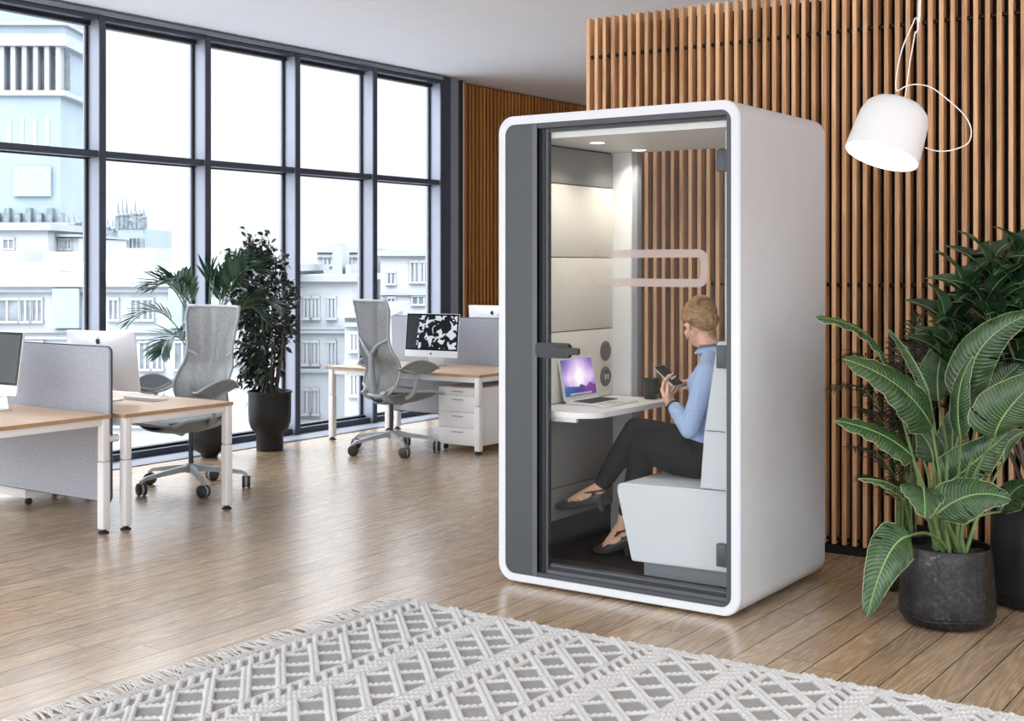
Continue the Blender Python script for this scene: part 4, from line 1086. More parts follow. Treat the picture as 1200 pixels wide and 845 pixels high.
def make_strelitzia():
    c = P(1110, 729, 5.45); c.z = 0
    root = empty('potted_plant', c, label='large broad-leaved plant with paddle leaves in a weathered dark metal pot', cat='plant')
    pot_obj(root, [(0, .004), (.15, .004), (.172, .010), (.189, .03), (.195, .06), (.196, .10), (.190, .2), (.180, .30), (.177, .327), (.173, .329), (.169, .325), (.172, .26), (0, .26)], ['pot_metal'])
    b = MB()
    b.tube([(.1935 * math.cos(a), .1935 * math.sin(a), .048 + .002 * math.sin(5 * a)) for a in [2 * PI * k / 48 for k in range(48)]], .004, 6, closed=True); b.obj('pot_seam', 'pot_metal', root)
    b = MB(); r = random.Random(1)
    b.grid(lambda u, v: Vector((.171 * v * math.cos(2 * PI * u), .171 * v * math.sin(2 * PI * u), .292 + .012 * math.sin(9 * u * 2 * PI) * v + .02 * (1 - v))), 30, 6); b.obj('soil', 'soil', root)
    T = 5.4
    # name: base px, mid px, tip px with depths, width(m), lean of the face
    Ls = [
     ((1040, 430, 5.55), (1010, 388, 5.45), (953, 372, 5.35), .15, (0, -.5, 1), 1),
     ((1092, 500, 5.40), (1052, 452, 5.28), (989, 421, 5.18), .215, (-.1, -.9, .8), 2),
     ((1068, 534, 5.35), (1030, 508, 5.25), (978, 493, 5.15), .165, (0, -.8, 1), 3),
     ((1080, 572, 5.20), (1083, 578, 5.12), (1084, 607, 5.02), .165, (0, -.9, .7), 4),
     ((1097, 603, 5.22), (1140, 580, 5.15), (1185, 586, 5.10), .175, (.1, -1, .75), 5),
     ((1106, 570, 5.45), (1140, 543, 5.40), (1180, 508, 5.38), .19, (.3, -1, .5), 6),
     ((1165, 512, 5.25), (1183, 478, 5.2), (1222, 440, 5.2), .235, (.2, -1, .35), 7),
     ((1131, 472, 5.45), (1152, 405, 5.4), (1215, 366, 5.3), .17, (-.3, -1, .4), 8),
     ((1126, 512, 5.35), (1124, 460, 5.35), (1140, 418, 5.35), .10, (-.9, -.6, .1), 9),
     ((1148, 482, 5.6), (1168, 452, 5.6), (1198, 425, 5.55), .19, (.1, -1, .5), 10),
     ((1094, 542, 5.5), (1088, 520, 5.48), (1074, 504, 5.45), .12, (0, -1, .3), 11),
     ((1066, 628, 5.05), (1040, 652, 4.93), (1016, 723, 4.88), .165, (-.15, -1, .45), 12),
     ((1060, 582, 5.3), (1040, 566, 5.22), (1006, 561, 5.15), .05, (0, -.2, 1), 13),
     ((1176, 541, 5.45), (1180, 520, 5.45), (1200, 506, 5.45), .10, (.5, -1, .2), 14),
     ((1088, 458, 5.55), (1066, 415, 5.55), (1040, 385, 5.5), .045, (.3, -1, .6), 15),
     ((1100, 470, 5.75), (1100, 430, 5.75), (1112, 402, 5.75), .16, (.1, -1, .3), 16),
     ((1118, 545, 5.7), (1116, 515, 5.7), (1118, 480, 5.7), .15, (-.2, -1, .2), 17),
     ((1172, 600, 5.6), (1196, 570, 5.55), (1225, 575, 5.5), .13, (.1, -.6, 1), 18),
    ]
    r = random.Random(5)
    for i, (a, m_, t_, w_, nn, sd) in enumerate(Ls):
        ang = r.uniform(0, 2 * PI); rad = r.uniform(.01, .07)
        rp = c + Vector((rad * math.cos(ang) + .01, rad * math.sin(ang), .29))
        big_leaf('leaf', root, rp, [P(*a), P(*m_), P(*t_)], w_, (Rv * nn[0] - Fv * -nn[1] * 1.0 + Uv * nn[2]).normalized(), seed=sd, ruffle=.005 if w_ > .12 else .002, curl=.2 if w_ > .06 else .9)
    b = MB()
    for k in range(9):
        a = k * 2.4; q = Vector((.05 * math.cos(a), .05 * math.sin(a), .29)); e = Vector((.02 + .12 * math.cos(a), .12 * math.sin(a) + .02, .62 + .05 * (k % 3)))
        b.tube(bez(q, (q + e) / 2 + Vector((0, 0, .08)) - Vector((e.x, e.y, 0)) * .25, e, 7), [.011 - .0008 * j for j in range(8)], 7)
    b.obj('stems', 'stalk', root)
make_strelitzia()

def glossy_leaf(b, base, d, nrm, ln, wd, r):
    n, m = 8, 2
    d = d.normalized(); sd = d.cross(nrm).normalized(); up = sd.cross(d).normalized(); dr = r.uniform(-.05, .3)
    rows = []
    for i in range(n + 1):
        t = i / n; p = base + d * ln * t - Uv * dr * ln * t * t + up * .03 * math.sin(PI * t)
        w_ = wd * .5 * max(.02, math.sin(PI * min(.985, t ** .9 + .02))) ** .75
        rows.append([b.bm.verts.new(p + sd * w_ * s_ + up * w_ * (.42 * abs(s_) - .1 * s_ * s_)) for s_ in (-1, -.5, 0, .5, 1)])
    for i in range(n):
        for j in range(4): b.bm.faces.new((rows[i][j], rows[i + 1][j], rows[i + 1][j + 1], rows[i][j + 1]))
    b.tube([q[2].co + up * .0012 for q in rows], [.0035 * (1 - .7 * i / n) for i in range(n + 1)], 4, mi=1)
def make_rubber():
    c = P(1218, 709, 5.75); c.z = 0
    root = empty('potted_plant', c, label='tall dark glossy-leaved plant in a black pot at the right edge', cat='plant')
    pot_obj(root, [(0, .004), (.16, .004), (.195, .012), (.212, .035), (.216, .07), (.205, .25), (.196, .42), (.192, .435), (.187, .432), (.188, .38), (0, .38)], ['pot_black'])
    b = MB(); b.tube([(.2145 * math.cos(a), .2145 * math.sin(a), .055) for a in [2 * PI * k / 48 for k in range(48)]], .004, 6, closed=True); b.obj('pot_seam', 'pot_metal', root)
    b = MB(); b.lathe([(0, .39), (.186, .38)], 30); b.obj('soil', 'soil', root)
    r = random.Random(11)
    tips = [(1102, 352, 5.7), (1128, 318, 5.6), (1158, 292, 5.6), (1190, 278, 5.6), (1098, 398, 5.75), (1150, 340, 5.5), (1190, 325, 5.5), (1205, 360, 5.5), (1165, 345, 5.5), (1205, 330, 5.6), (1112, 388, 5.7), (1140, 380, 5.65), (1190, 375, 5.6), (1215, 285, 5.7), (1225, 360, 5.6), (1128, 425, 5.85), (1168, 410, 5.85), (1205, 420, 5.8), (1240, 320, 5.8), (1250, 400, 5.8), (1185, 460, 5.9), (1225, 470, 5.85), (1150, 460, 5.95)]
    fb = MB(); sb = MB()
    for (x, y, t) in tips:
        p = P(x, y + 18, t) - c
        base = Vector((r.uniform(-.04, .04), r.uniform(-.04, .04), .38))
        mid = Vector((p.x * .25 + base.x, p.y * .25 + base.y, .38 + (p.z - .38) * .6))
        sb.tube(bez(base, mid, p, 8), [.013 - .0011 * j for j in range(9)], 6)
        ax = (p - mid).normalized()
        for k in range(9):
            a = k * 2.399 + r.uniform(-.2, .2); lev = k / 9
            d = Vector((math.cos(a), math.sin(a), .25 + 1.0 * lev + r.uniform(-.15, .15))) 
            nrm = Vector((-math.cos(a) * .5 + .15, -math.sin(a) * .5 - .5, .9))
            q = p - ax * .14 * (1 - lev)
            if (q + c + d.normalized() * .2).y > 6.46: d.y = -abs(d.y) * .3; 
            glossy_leaf(fb, q, d, nrm, r.uniform(.24, .31) * (1 - .2 * lev), r.uniform(.11, .14) * (1 - .2 * lev), r)
    for v in fb.bm.verts:
        if v.co.y + c.y > 6.485: v.co.y = 6.485 - c.y - (v.co.y + c.y - 6.485) * .1
    fb.obj('foliage', ['rubber', 'rubber_rib'], root, smooth=180, norm=False); sb.obj('stems', 'bark', root)
make_rubber()
def frond(b, pts, ln, wd, npair, mi=0, droop=.35, r=random, fold=.3, stem=.003, ang=.75, taper=True, sb=None, start=.25):
    """pinnate frond along a curved stalk"""
    sp_ = bez(Vector(pts[0]), Vector(pts[1]), Vector(pts[2]), 24); n = len(sp_) - 1
    (sb or b).tube(sp_, [stem * (1 - .8 * i / n) + .0006 for i in range(n + 1)], 5, mi=0 if sb else mi)
    for k in range(npair):
        t = start + (1 - start) * (k + .5) / npair; i = min(int(t * n), n - 1); f = t * n - i
        p = sp_[i].lerp(sp_[i + 1], f); tg = (sp_[i + 1] - sp_[i]).normalized()
        up0 = Uv - tg * Uv.dot(tg)
        if up0.length < .1: up0 = tg.orthogonal()
        up0.normalize(); sd = tg.cross(up0).normalized()
        l_ = ln * (math.sin(PI * min(1, .22 + .72 * (t - start) / (1 - start))) ** .7 if taper else 1) * r.uniform(.88, 1.1)
        for s_ in (-1, 1):
            d = tg * ang + sd * s_ * (1 - .3 * t) + up0 * .25
            simple_leaf(b, p, d, up0, l_, wd, droop * r.uniform(.6, 1.3), fold, mi, 4)
def make_dark_palm():
    c = P(1062, 685, 6.05); c.z = 0
    root = empty('potted_plant', c, label='dark fine-leaved palm in a low grey pot half hidden behind the paddle-leaved plant', cat='plant')
    pot_obj(root, [(0, .004), (.11, .004), (.135, .012), (.148, .04), (.150, .1), (.142, .25), (.138, .27), (.133, .268), (.13, .23), (0, .23)], ['pot_metal'])
    b = MB(); b.lathe([(0, .236), (.131, .23)], 30); b.obj('soil', 'soil', root)
    r = random.Random(4); fb = MB(); sb = MB()
    ends = [(975, 455, 5.9), (990, 420, 5.95), (1000, 525, 5.85), (1010, 480, 5.9), (1080, 370, 6.05), (1100, 395, 6.1), (1045, 430, 6.1), (1120, 400, 6.1), (1060, 400, 5.95), (1015, 560, 5.8), (1130, 450, 6.1), (1090, 430, 5.9), (1110, 480, 6.0), (1020, 455, 6.1), (1145, 430, 6.0), (1075, 470, 6.15), (1098, 505, 6.1), (1050, 500, 6.05)]
    for e in ends:
        q = P(*e) - c; base = Vector((r.uniform(-.04, .04), r.uniform(-.04, .04), .23))
        mid = Vector((q.x * .12, q.y * .12, q.z + .10 - (.12 if abs(q.x) < .15 else 0)))
        frond(fb, (base, mid, q), .17, .010, 26, r=r, droop=.5, stem=.004, sb=sb, start=.35)
    for v in fb.bm.verts:
        if v.co.y + c.y > 6.485: v.co.y = 6.485 - c.y
    for v in sb.bm.verts:
        if v.co.y + c.y > 6.485: v.co.y = 6.485 - c.y
    fb.obj('foliage', 'dark_palm', root, smooth=180, norm=False); sb.obj('stems', 'stalk', root)
make_dark_palm()
def make_ficus():
    c = Vector((-7.60, 7.53, 0))
    root = empty('potted_plant', c, label='bushy dark green weeping fig in a tall black pot before the window', cat='plant')
    pot_obj(root, [(0, .004), (.105, .004), (.108, .01), (.108, .13), (.125, .15), (.150, .18), (.168, .23), (.172, .30), (.172, .46), (.180, .463), (.180, .48), (.172, .482), (.165, .47), (.165, .44), (0, .44)], ['pot_black'])
    b = MB(); b.lathe([(0, .45), (.165, .44)], 30); b.obj('soil', 'soil', root)
    r = random.Random(9); fb = MB(); sb = MB()
    tips = []
    for (px, py, n_) in ((296, 300, 26), (275, 318, 18), (318, 330, 20), (300, 350, 40), (270, 365, 22), (325, 380, 26), (295, 400, 36), (285, 430, 22), (312, 435, 22), (335, 360, 12), (305, 300, 14), (262, 335, 10), (300, 455, 10)):
        for k in range(n_):
            q = P(px + r.gauss(0, 11), py + r.gauss(0, 13), 10.55 + r.gauss(0, .13)) - c; tips.append(q)
    tips = [q for q in tips if q.x + c.x > -7.99]
    for (px, py) in ((262, 293), (292, 283), (318, 290), (330, 300), (345, 350), (347, 378), (345, 398), (338, 345), (305, 283)): tips.append(P(px, py, 10.5) - c)
    stems = []
    for k in range(9):
        a = k * .7; base = Vector((.05 * math.cos(a), .05 * math.sin(a), .44)); tq = Vector((.16 * math.cos(a), .16 * math.sin(a), 1.2 + .1 * (k % 4)))
        s_ = bez(base, (base + tq) / 2 + Vector((.03 * math.cos(a * 3), .03, 0)), tq, 10); stems.append(s_); sb.tube(s_, [.012 - .0008 * j for j in range(11)], 6)
    for q in tips:
        bst = min((p for s_ in stems for p in s_ if p.z < q.z - .05 or p.z < .7), key=lambda p: (p - q).length)
        s2 = bez(bst, (bst + q) / 2 + Vector((0, 0, .06)), q, 5); sb.tube(s2, [.004, .0035, .003, .0025, .002, .0012], 4)
        for k in range(9):
            p = s2[min(5, 1 + k // 2)] + rnd_unit(r) * .035; d = (q - bst).normalized() + rnd_unit(r) * 1.0 - Uv * .35
            simple_leaf(fb, p, d, rnd_unit(r) + Uv * .6, r.uniform(.055, .085), r.uniform(.026, .036), .3, .3, 0, 3)
    for bb in (fb, sb):
        for v in bb.bm.verts:
            if v.co.x + c.x < -8.03: v.co.x = -8.03 - c.x
    fb.obj('foliage', 'ficus', root, smooth=180, norm=False); sb.obj('stems', 'bark', root)
make_ficus()
def make_kentia():
    c = Vector((-7.70, 6.98, 0))
    root = empty('potted_plant', c, label='feathery green palm in a black pot behind the left office chair', cat='plant')
    pot_obj(root, [(0, .004), (.06, .004), (.064, .008), (.07, .03), (.125, .07), (.152, .14), (.158, .22), (.158, .36), (.165, .363), (.165, .378), (.157, .38), (.151, .37), (.15, .35), (0, .35)], ['pot_black'])
    b = MB(); b.lathe([(0, .36), (.151, .35)], 30); b.obj('soil', 'soil', root)
    r = random.Random(21); fb = MB(); sb = MB()
    t0 = 9.95
    ends = [((152, 380), (190, 350)), ((170, 338), (205, 322)), ((182, 300 + 38), (210, 330)), ((292, 308), (262, 318)), ((250, 322), (240, 335)), ((310, 375), (282, 345)), ((200, 330), (215, 335)), ((190, 415), (200, 380)), ((275, 330), (255, 330)), ((322, 362), (285, 338)), ((300, 320), (270, 318))]
    for i, ((x, y), (mx_, my_)) in enumerate(ends):
        q = P(x, y, t0 + r.uniform(-.25, .12)) - c; m_ = P(mx_, my_, t0) - c; base = Vector((r.uniform(-.03, .03), r.uniform(-.03, .03), .35))
        ctrl = m_ + Vector((0, 0, .10)); ctrl = Vector((ctrl.x * .75, ctrl.y * .75, ctrl.z + .08))
        frond(fb, (base, ctrl, q), .27, .029, 18, r=r, droop=.14, stem=.007, fold=.35, ang=1.1, sb=sb, start=.5)
    for bb in (fb, sb):
        for v in bb.bm.verts:
            if v.co.x + c.x < -8.03: v.co.x = -8.03 - c.x
    fb.obj('foliage', 'kentia', root, smooth=180, norm=False); sb.obj('stems', 'stalk', root)
make_kentia()
# ================================================================== the seated woman
def W(px, py, Y): return PY(px, py, Y)
def hand_caps(b, wrist, fwd, pn, thumb_side, s=1.0, curl=(.5, .5, .5, .5), thumb=(.6, .5), spread=.0, fr=.0075, inflate=0):
    fwd = fwd.normalized(); pn = (pn - fwd * pn.dot(fwd)).normalized(); sd = fwd.cross(pn).normalized()
    if sd.dot(thumb_side) < 0: sd = -sd
    tips = []
    for i in range(4):                      # index .. little
        off = (.027 - .018 * i) * s; kl = (.082, .085, .080, .073)[i] * s
        k0 = wrist + sd * off * .6 + fwd * .018 * s; k1 = wrist + sd * off + fwd * kl
        capsule(b, k0, k1, .0125 * s, .0105 * s, 10)
        p = k1; d = fwd + sd * (spread * (1.5 - i)); a = curl[i]
        for j, l_ in enumerate(((.040, .026, .021), (.045, .028, .022), (.041, .027, .021), (.033, .020, .018))[i]):
            d = (d * math.cos(a * (1, 1.2, .8)[j]) + pn * math.sin(a * (1, 1.2, .8)[j])).normalized()
            q = p + d * l_ * s; capsule(b, p, q, (fr + .0012 - .0009 * j) * s, (fr - .0002 - .0009 * j) * s, 10)
            d = d; p = q
            nd = d; pn2 = pn
        tips.append(p)
    t0 = wrist + sd * .020 * s + fwd * .022 * s; d = (sd * .8 + fwd * .75 + pn * thumb[0]).normalized(); t1 = t0 + d * .040 * s; capsule(b, t0, t1, .013 * s, .0105 * s, 10)
    d = (fwd * 1.0 + sd * .25 + pn * thumb[1]).normalized(); t2 = t1 + d * .032 * s; capsule(b, t1, t2, .0098 * s, .0088 * s, 10); t3 = t2 + (d + pn * .2).normalized() * .024 * s; capsule(b, t2, t3, .0086 * s, .0068 * s, 10)
    capsule(b, wrist + fwd * .02 * s - pn * .002, wrist + fwd * .06 * s - pn * .002, .020 * s, .021 * s, 12)
    return tips
def make_woman():
    root = empty('person', (-2.70, 5.55, .09), label='woman with blond bun, light blue shirt and black trousers, legs crossed, looking at a phone', cat='person')
    def par(o): o.parent = root; o.location = -root.location; return o
    pel = Vector((-2.705, 5.55, .615)); lum = Vector((-2.69, 5.55, .74)); che = Vector((-2.685, 5.55, .93)); nb = Vector((-2.69, 5.555, 1.085))
    hc = W(820, 377, 5.56)                 # head centre
    hipL = Vector((-2.715, 5.465, .602)); hipR = Vector((-2.715, 5.63, .615))
    kneeL = W(757, 525, 5.45); ankL = W(729, 616, 5.46); kneeR = W(746, 504, 5.47); ankR = W(703, 571, 5.38)
    shL = W(829, 437, 5.39); shR = Vector((shL.x - .03, 5.72, shL.z)); elL = W(808, 503, 5.33); wrL = W(789, 475, 5.41)
    elR = Vector((-2.74, 5.76, .82)); wrR = W(824, 453, 5.62)
    # directions
    fL = Vector((-.45, .12, .86)); nL = Vector((.72, .1, .45))
    gaze = Vector((-.74, .50, -.46)).normalized()
    # ---- skin
    b = MB()
    chain(b, [pel, lum, che, nb], [.105, .095, .105, .06]); chain(b, [shL, che, shR], [.045, .08, .045])
    chain(b, [hipL, kneeL, ankL], [.078, .047, .030]); chain(b, [hipR, kneeR, ankR], [.078, .047, .030])
    chain(b, [shL, elL, wrL], [.04, .034, .023]); chain(b, [shR, elR, wrR], [.04, .034, .023])
    chain(b, [nb, hc + Vector((.028, 0, -.075))], [.050, .048])
    up = (Uv - gaze * Uv.dot(gaze)).normalized(); lf = up.cross(gaze).normalized()    # lf : her left
    Rh = Matrix((lf, gaze, up)).transposed().to_quaternion()
    def hp(x, y, z): return hc + lf * x + gaze * y + up * z
    b.ell(hp(0, -.012, .022), (.071, .090, .082), rot=Rh); b.ell(hp(0, .030, -.035), (.056, .058, .074), rot=Rh); b.ell(hp(0, .048, -.082), (.030, .030, .028), rot=Rh)
    for s_ in (-1, 1):
        capsule(b, hp(s_ * .048, .005, -.055), hp(s_ * .020, .052, -.088), .020, .016); b.ell(hp(s_ * .038, .062, -.028), (.020, .018, .018), rot=Rh)
        b.ell(hp(s_ * .072, -.006, -.018), (.008, .017, .030), rot=Rh); b.ell(hp(s_ * .068, .002, -.038), (.007, .009, .012), rot=Rh)
    capsule(b, hp(0, .082, .005), hp(0, .106, -.030), .009, .012); b.ell(hp(0, .095, -.035), (.016, .012, .009), rot=Rh)
    b.ell(hp(0, .078, .018), (.050, .018, .010), rot=Rh)
    b.ell(hp(0, .084, -.058), (.022, .010, .006), rot=Rh); b.ell(hp(0, .082, -.066), (.019, .010, .006), rot=Rh)
    hand_caps(b, wrL + fL.normalized() * .004 - nL.normalized() * .014, fL, nL, Vector((0, -1, 0)), 0.98, (.62, .70, .76, .82), (.75, .55), .0)
    hfR = Vector((-.80, -.42, .30)); hnR = Vector((-.25, -.15, -.95))
    hand_caps(b, wrR, hfR, hnR, Vector((0, -1, .2)), .98, (.18, .65, .8, .85), (.5, .4), .04)
    # feet
    toeL = W(700, 640, 5.44); toeL.z = .112; heelL = Vector((ankL.x + .02, ankL.y + .005, .165)); ballL = heelL.lerp(toeL, .68); ballL.z = .118
    toeR = W(655, 594, 5.36); heelR = W(700, 584, 5.38); ballR = heelR.lerp(toeR, .66) + Vector((0, 0, -.004))
    for a, h_, bl, t_ in ((ankL, heelL, ballL, toeL), (ankR, heelR, ballR, toeR)):
        chain(b, [a, h_ + Vector((0, 0, .014)), bl + Vector((0, 0, .014)), t_.lerp(bl, .3) + Vector((0, 0, .008))], [.030, .027, .024, .016]); chain(b, [a, bl + Vector((0, 0, .022))], [.030, .020])
        for dy in (-.014, .014): chain(b, [h_ + Vector((0, dy * .5, .01)), bl + Vector((0, dy, .008))], [.02, .018])
    par(remesh_obj('body', b, ['skin'], .0042, 5))
    # ---- eyes closed line and brows are tiny: brows and lips as small strips
    b = MB()
    for s_ in (-1, 1): b.tube([hp(s_ * .016, .094, .022), hp(s_ * .032, .090, .028), hp(s_ * .048, .076, .022)], [.002, .0028, .0015], 6)
    par(b.obj('eyebrows', 'hair', None))
    b = MB()
    for s_ in (-1, 1): b.ell(hp(s_ * .030, .083, .002), (.010, .0065, .004), rot=Rh)
    par(b.obj('eyes', M('eye', (70, 60, 52), .3), None))
    b = MB(); b.ell(hp(0, .0925, -.060), (.020, .005, .006), rot=Rh); par(b.obj('lips', M('lips', (190, 104, 96), .5), None))
    # ---- hair
    b = MB()
    b.ell(hp(0, -.022, .030), (.079, .092, .085), rot=Rh); b.ell(hp(0, -.050, -.010), (.062, .050, .058), rot=Rh)
    for s_ in (-1, 1):
        capsule(b, hp(s_ * .062, .030, .040), hp(s_ * .068, -.030, .0), .018, .022); capsule(b, hp(s_ * .066, .020, .030), hp(s_ * .068, -.036, .0), .010, .018)
    par(remesh_obj('hair', b, ['hair'], .005, 4))
    bc = hp(.004, -.098, -.040)
    b = MB(); r = random.Random(2)
    b.ell(bc, (.032, .030, .034), rot=Rh)
    for k in range(9):
        a = k * .7; n_ = rnd_unit(r); u = n_.orthogonal().normalized(); v = n_.cross(u)
        b.tube([bc + (u * math.cos(t) + v * math.sin(t)) * .033 + n_ * .008 * math.sin(3 * t + a) for t in [2 * PI * j / 22 for j in range(22)]], .0068, 6, closed=True)
    for k in range(5): b.tube(spline([bc + rnd_unit(r) * .02, bc + Vector((.015, -.005 + .006 * k, -.04)), hp(.02 - .01 * k, -.072, -.110 - .006 * k)], 4), [.003] * 8 + [.001], 4)
    par(b.obj('hair_bun', 'hair', None, smooth=180))
    # strands combed back over the cap
    b = MB()
    for k in range(26):
        a = -1.25 + 2.5 * k / 25
        pts = []
        for j in range(9):
            t = j / 8; th = .95 - t * 2.0
            x = .081 * math.sin(a) * math.cos(th * .55) * (1 - .25 * t); yy = -.022 + .094 * math.sin(th) * (1 if t < .8 else .98); zz = .030 + .087 * math.cos(th) * math.cos(a) * 1.0
            pts.append(hp(x, yy, zz))
        b.tube(pts, [.0016, .003, .0034, .0034, .0034, .0034, .0034, .003, .002], 5)
    par(b.obj('hair_strands', 'hair', None, smooth=180))
    # ---- earring, watch strap
    b = MB(); e0 = hp(.072, .004, -.052); b.tube([e0 + Vector((0, 0, -.016)) + (gaze * math.cos(t) + Uv * math.sin(t)) * .017 for t in [2 * PI * j / 20 for j in range(20)]], .0014, 6, closed=True); par(b.obj('hoop_earring', 'gold', None))
    b = MB(); wd = (wrL - elL).normalized(); u = wd.orthogonal().normalized(); v = wd.cross(u); wc = wrL - wd * .004
    for off in (-.005, .005): b.tube([wc + wd * off + (u * math.cos(t) + v * math.sin(t)) * .0255 for t in [2 * PI * j / 24 for j in range(24)]], .0045, 6, closed=True)
    par(b.obj('wrist_strap', 'strap', None))
    # ---- shirt
    b = MB()
    b.ell(che + Vector((0, 0, .0)), (.105, .150, .15)); b.ell(lum + Vector((-.005, 0, .02)), (.105, .135, .13)); b.ell(pel + Vector((-.0, 0, .075)), (.112, .145, .075))
    b.ell(che + Vector((-.045, 0, .01)), (.085, .115, .08))
    chain(b, [shL, nb + Vector((0, -.03, -.01)), nb + Vector((0, .03, -.01)), shR], [.052, .048, .048, .052]); chain(b, [shL, che + Vector((0, -.07, -.02))], [.054, .07]); chain(b, [shR, che + Vector((0, .07, -.02))], [.054, .07])
    wl2 = wrL.lerp(elL, .16)
    chain(b, [shL, shL.lerp(elL, .5), elL, elL.lerp(wl2, .5), wl2], [.054, .049, .045, .041, .034]); chain(b, [shR, elR, wrR.lerp(elR, .1)], [.054, .045, .034])
    r = random.Random(8)
    for k in range(9):     # soft folds at elbow and waist
        t = r.uniform(.55, 1.0); p = shL.lerp(elL, t); o_ = rnd_unit(r) * .036; capsule(b, p + o_, p + o_ * .9 + Vector((r.uniform(-.02, .02), 0, r.uniform(-.03, .01))), .014, .010, 8)
    for k in range(8):
        p = lum + Vector((r.uniform(-.02, .07), -.115, r.uniform(-.08, .08))); capsule(b, p, p + Vector((r.uniform(.02, .06), .01, r.uniform(-.05, .05))), .012, .009, 8)
    sh = remesh_obj('shirt', b, ['shirt'], .006, 5); par(sh)
    b = MB()    # collar band standing round the neck, and cuffs
    cc = nb + Vector((-.006, 0, .020))
    ring = [cc + Vector((.064 * math.cos(t), .060 * math.sin(t), .008 * math.cos(t))) for t in [math.radians(18 * j) for j in range(20)]]
    lo = [b.bm.verts.new(p + (p - cc) * .12 + Vector((0, 0, -.016))) for p in ring]; hi = [b.bm.verts.new(p + Vector((0, 0, .022))) for p in ring]; ou = [b.bm.verts.new(p + (p - cc) * .42 + Vector((0, 0, -.014))) for p in ring]
    for j in range(20):
        k = (j + 1) % 20
        if j in (9, 10): continue
        b.bm.faces.new((lo[j], lo[k], hi[k], hi[j])); b.bm.faces.new((hi[j], hi[k], ou[k], ou[j]))
    par(b.obj('collar', 'shirt', None, smooth=180, solid=.004))
    b = MB()
    for wv, ev in ((wl2, elL), (wrR.lerp(elR, .1), elR)):
        ax = (wv - ev).normalized(); capsule(b, wv - ax * .03, wv + ax * .0, .0385, .0355, 16)
    par(remesh_obj('cuffs', b, ['shirt'], .005, 2))
    # ---- trousers
    b = MB()
    b.ell(pel + Vector((.0, 0, -.005)), (.125, .158, .100)); chain(b, [hipL, hipL.lerp(kneeL, .5), kneeL], [.104, .100, .068]); chain(b, [hipR, hipR.lerp(kneeR, .5), kneeR], [.092, .080, .062])
    hL = kneeL.lerp(ankL, .80); hR = kneeR.lerp(ankR, .90)
    chain(b, [kneeL, kneeL.lerp(hL, .35), hL], [.064, .060, .042]); chain(b, [kneeR, kneeR.lerp(hR, .35), hR], [.062, .060, .043])
    tr = remesh_obj('trousers', b, ['trous'], .006, 5)
    for v in tr.data.vertices:
        if v.co.z < .514 and v.co.x > -2.985: v.co.z = .514
    par(tr)
    b = MB(); k0 = W(808, 520, 5.385)
    b.tube(spline([k0 + Vector((-.01, 0, .02)), k0 + Vector((-.035, -.012, -.01)), k0 + Vector((-.02, -.01, -.05)), k0 + Vector((-.005, -.012, -.075))], 4), .0045, 6)
    b.tube(spline([k0 + Vector((0, 0, .02)), k0 + Vector((.02, -.014, -.02)), k0 + Vector((.012, -.012, -.06))], 4), .0045, 6); b.ell(k0 + Vector((-.004, -.004, .012)), (.012, .010, .010))
    par(b.obj('waist_tie', 'trous', None))
    # ---- shoes
    for nm, a, h_, bl, t_ in (('shoe', ankL, heelL, ballL, toeL), ('shoe', ankR, heelR, ballR, toeR)):
        b = MB(); dn = Vector((0, 0, -1)); ax = (t_ - h_).normalized(); sdv = ax.cross(Uv).normalized()
        upv = sdv.cross(ax)
        for s_ in (-1, 1):
            chain(b, [h_ + sdv * s_ * .012 + upv * .008, bl + sdv * s_ * .017, t_ + sdv * s_ * .008], [.026, .021, .016], 12)
            chain(b, [h_ + sdv * s_ * .012 - upv * .006, bl + sdv * s_ * .017 - upv * .006, t_ + sdv * s_ * .006 - upv * .002], [.022, .016, .010], 12)
        chain(b, [bl + upv * .010, t_ + upv * .004], [.026, .014])
        capsule(b, h_ + Vector((.006, 0, .014)), h_ + Vector((.004, 0, -.005)), .031, .026)
        hb = h_ - upv * .055 - ax * .008
        if nm and a is ankL: hb = Vector((h_.x + .008, h_.y, .104))
        chain(b, [h_ - ax * .004 - upv * .01, hb], [.024, .014], 12)
        b.ell(hb - upv * .004, (.013, .013, .006))
        # sculpt: cut foot opening by keeping the shell low
        so = remesh_obj(nm, b, ['shoe'], .004, 3); 
        for v in so.data.vertices:
            rel = v.co - h_; al = rel.dot(ax); hu = rel.dot(upv)
            ln = (t_ - h_).length
            if .01 < al < ln * .66:
                lim = .022 - .014 * math.sin(PI * min(1, al / (ln * .66)))
                if hu > lim: v.co -= upv * (hu - lim)
        if a is ankL:
            for v in so.data.vertices: v.co.z = max(v.co.z, .0915)
        par(so)
        b = MB(); ac = a + (h_ - a) * .30; axl = (h_ - a).normalized(); u = ax.copy(); v_ = sdv
        b.tube([ac + (u * math.cos(t) * .036 + v_ * math.sin(t) * .034) for t in [2 * PI * j / 24 for j in range(24)]], .0055, 6, closed=True)
        for s_ in (-1, 1): b.tube(spline([ac + v_ * s_ * .034, h_.lerp(bl, .5) + upv * .040 + v_ * s_ * .012, h_.lerp(bl, .62) + v_ * -s_ * .028 + upv * .012], 4), .0052, 6)
        st = b.obj('ankle_strap', 'strap', None); st.parent = so
    # ---- the phone, a thing of its own
    A = Vector((-.78, .12, .55)).normalized(); n = Vector((.52, -.22, .80)); n = (n - A * n.dot(A)).normalized(); wv = A.cross(n).normalized()
    pc = W(783.5, 440.5, 5.45)
    pr = empty('smartphone', pc, label='dark smartphone held in the hands of the seated woman', cat='phone')
    Mx = Matrix((wv, A, n)).transposed().to_4x4()
    b = MB(); b.prism(roundrect(-.036, .036, -.073, .073, .010), 'z', -.004, .003)
    for v in b.bm.verts: v.co = Mx @ v.co
    b.obj('phone_case', 'alu', pr, smooth=35)
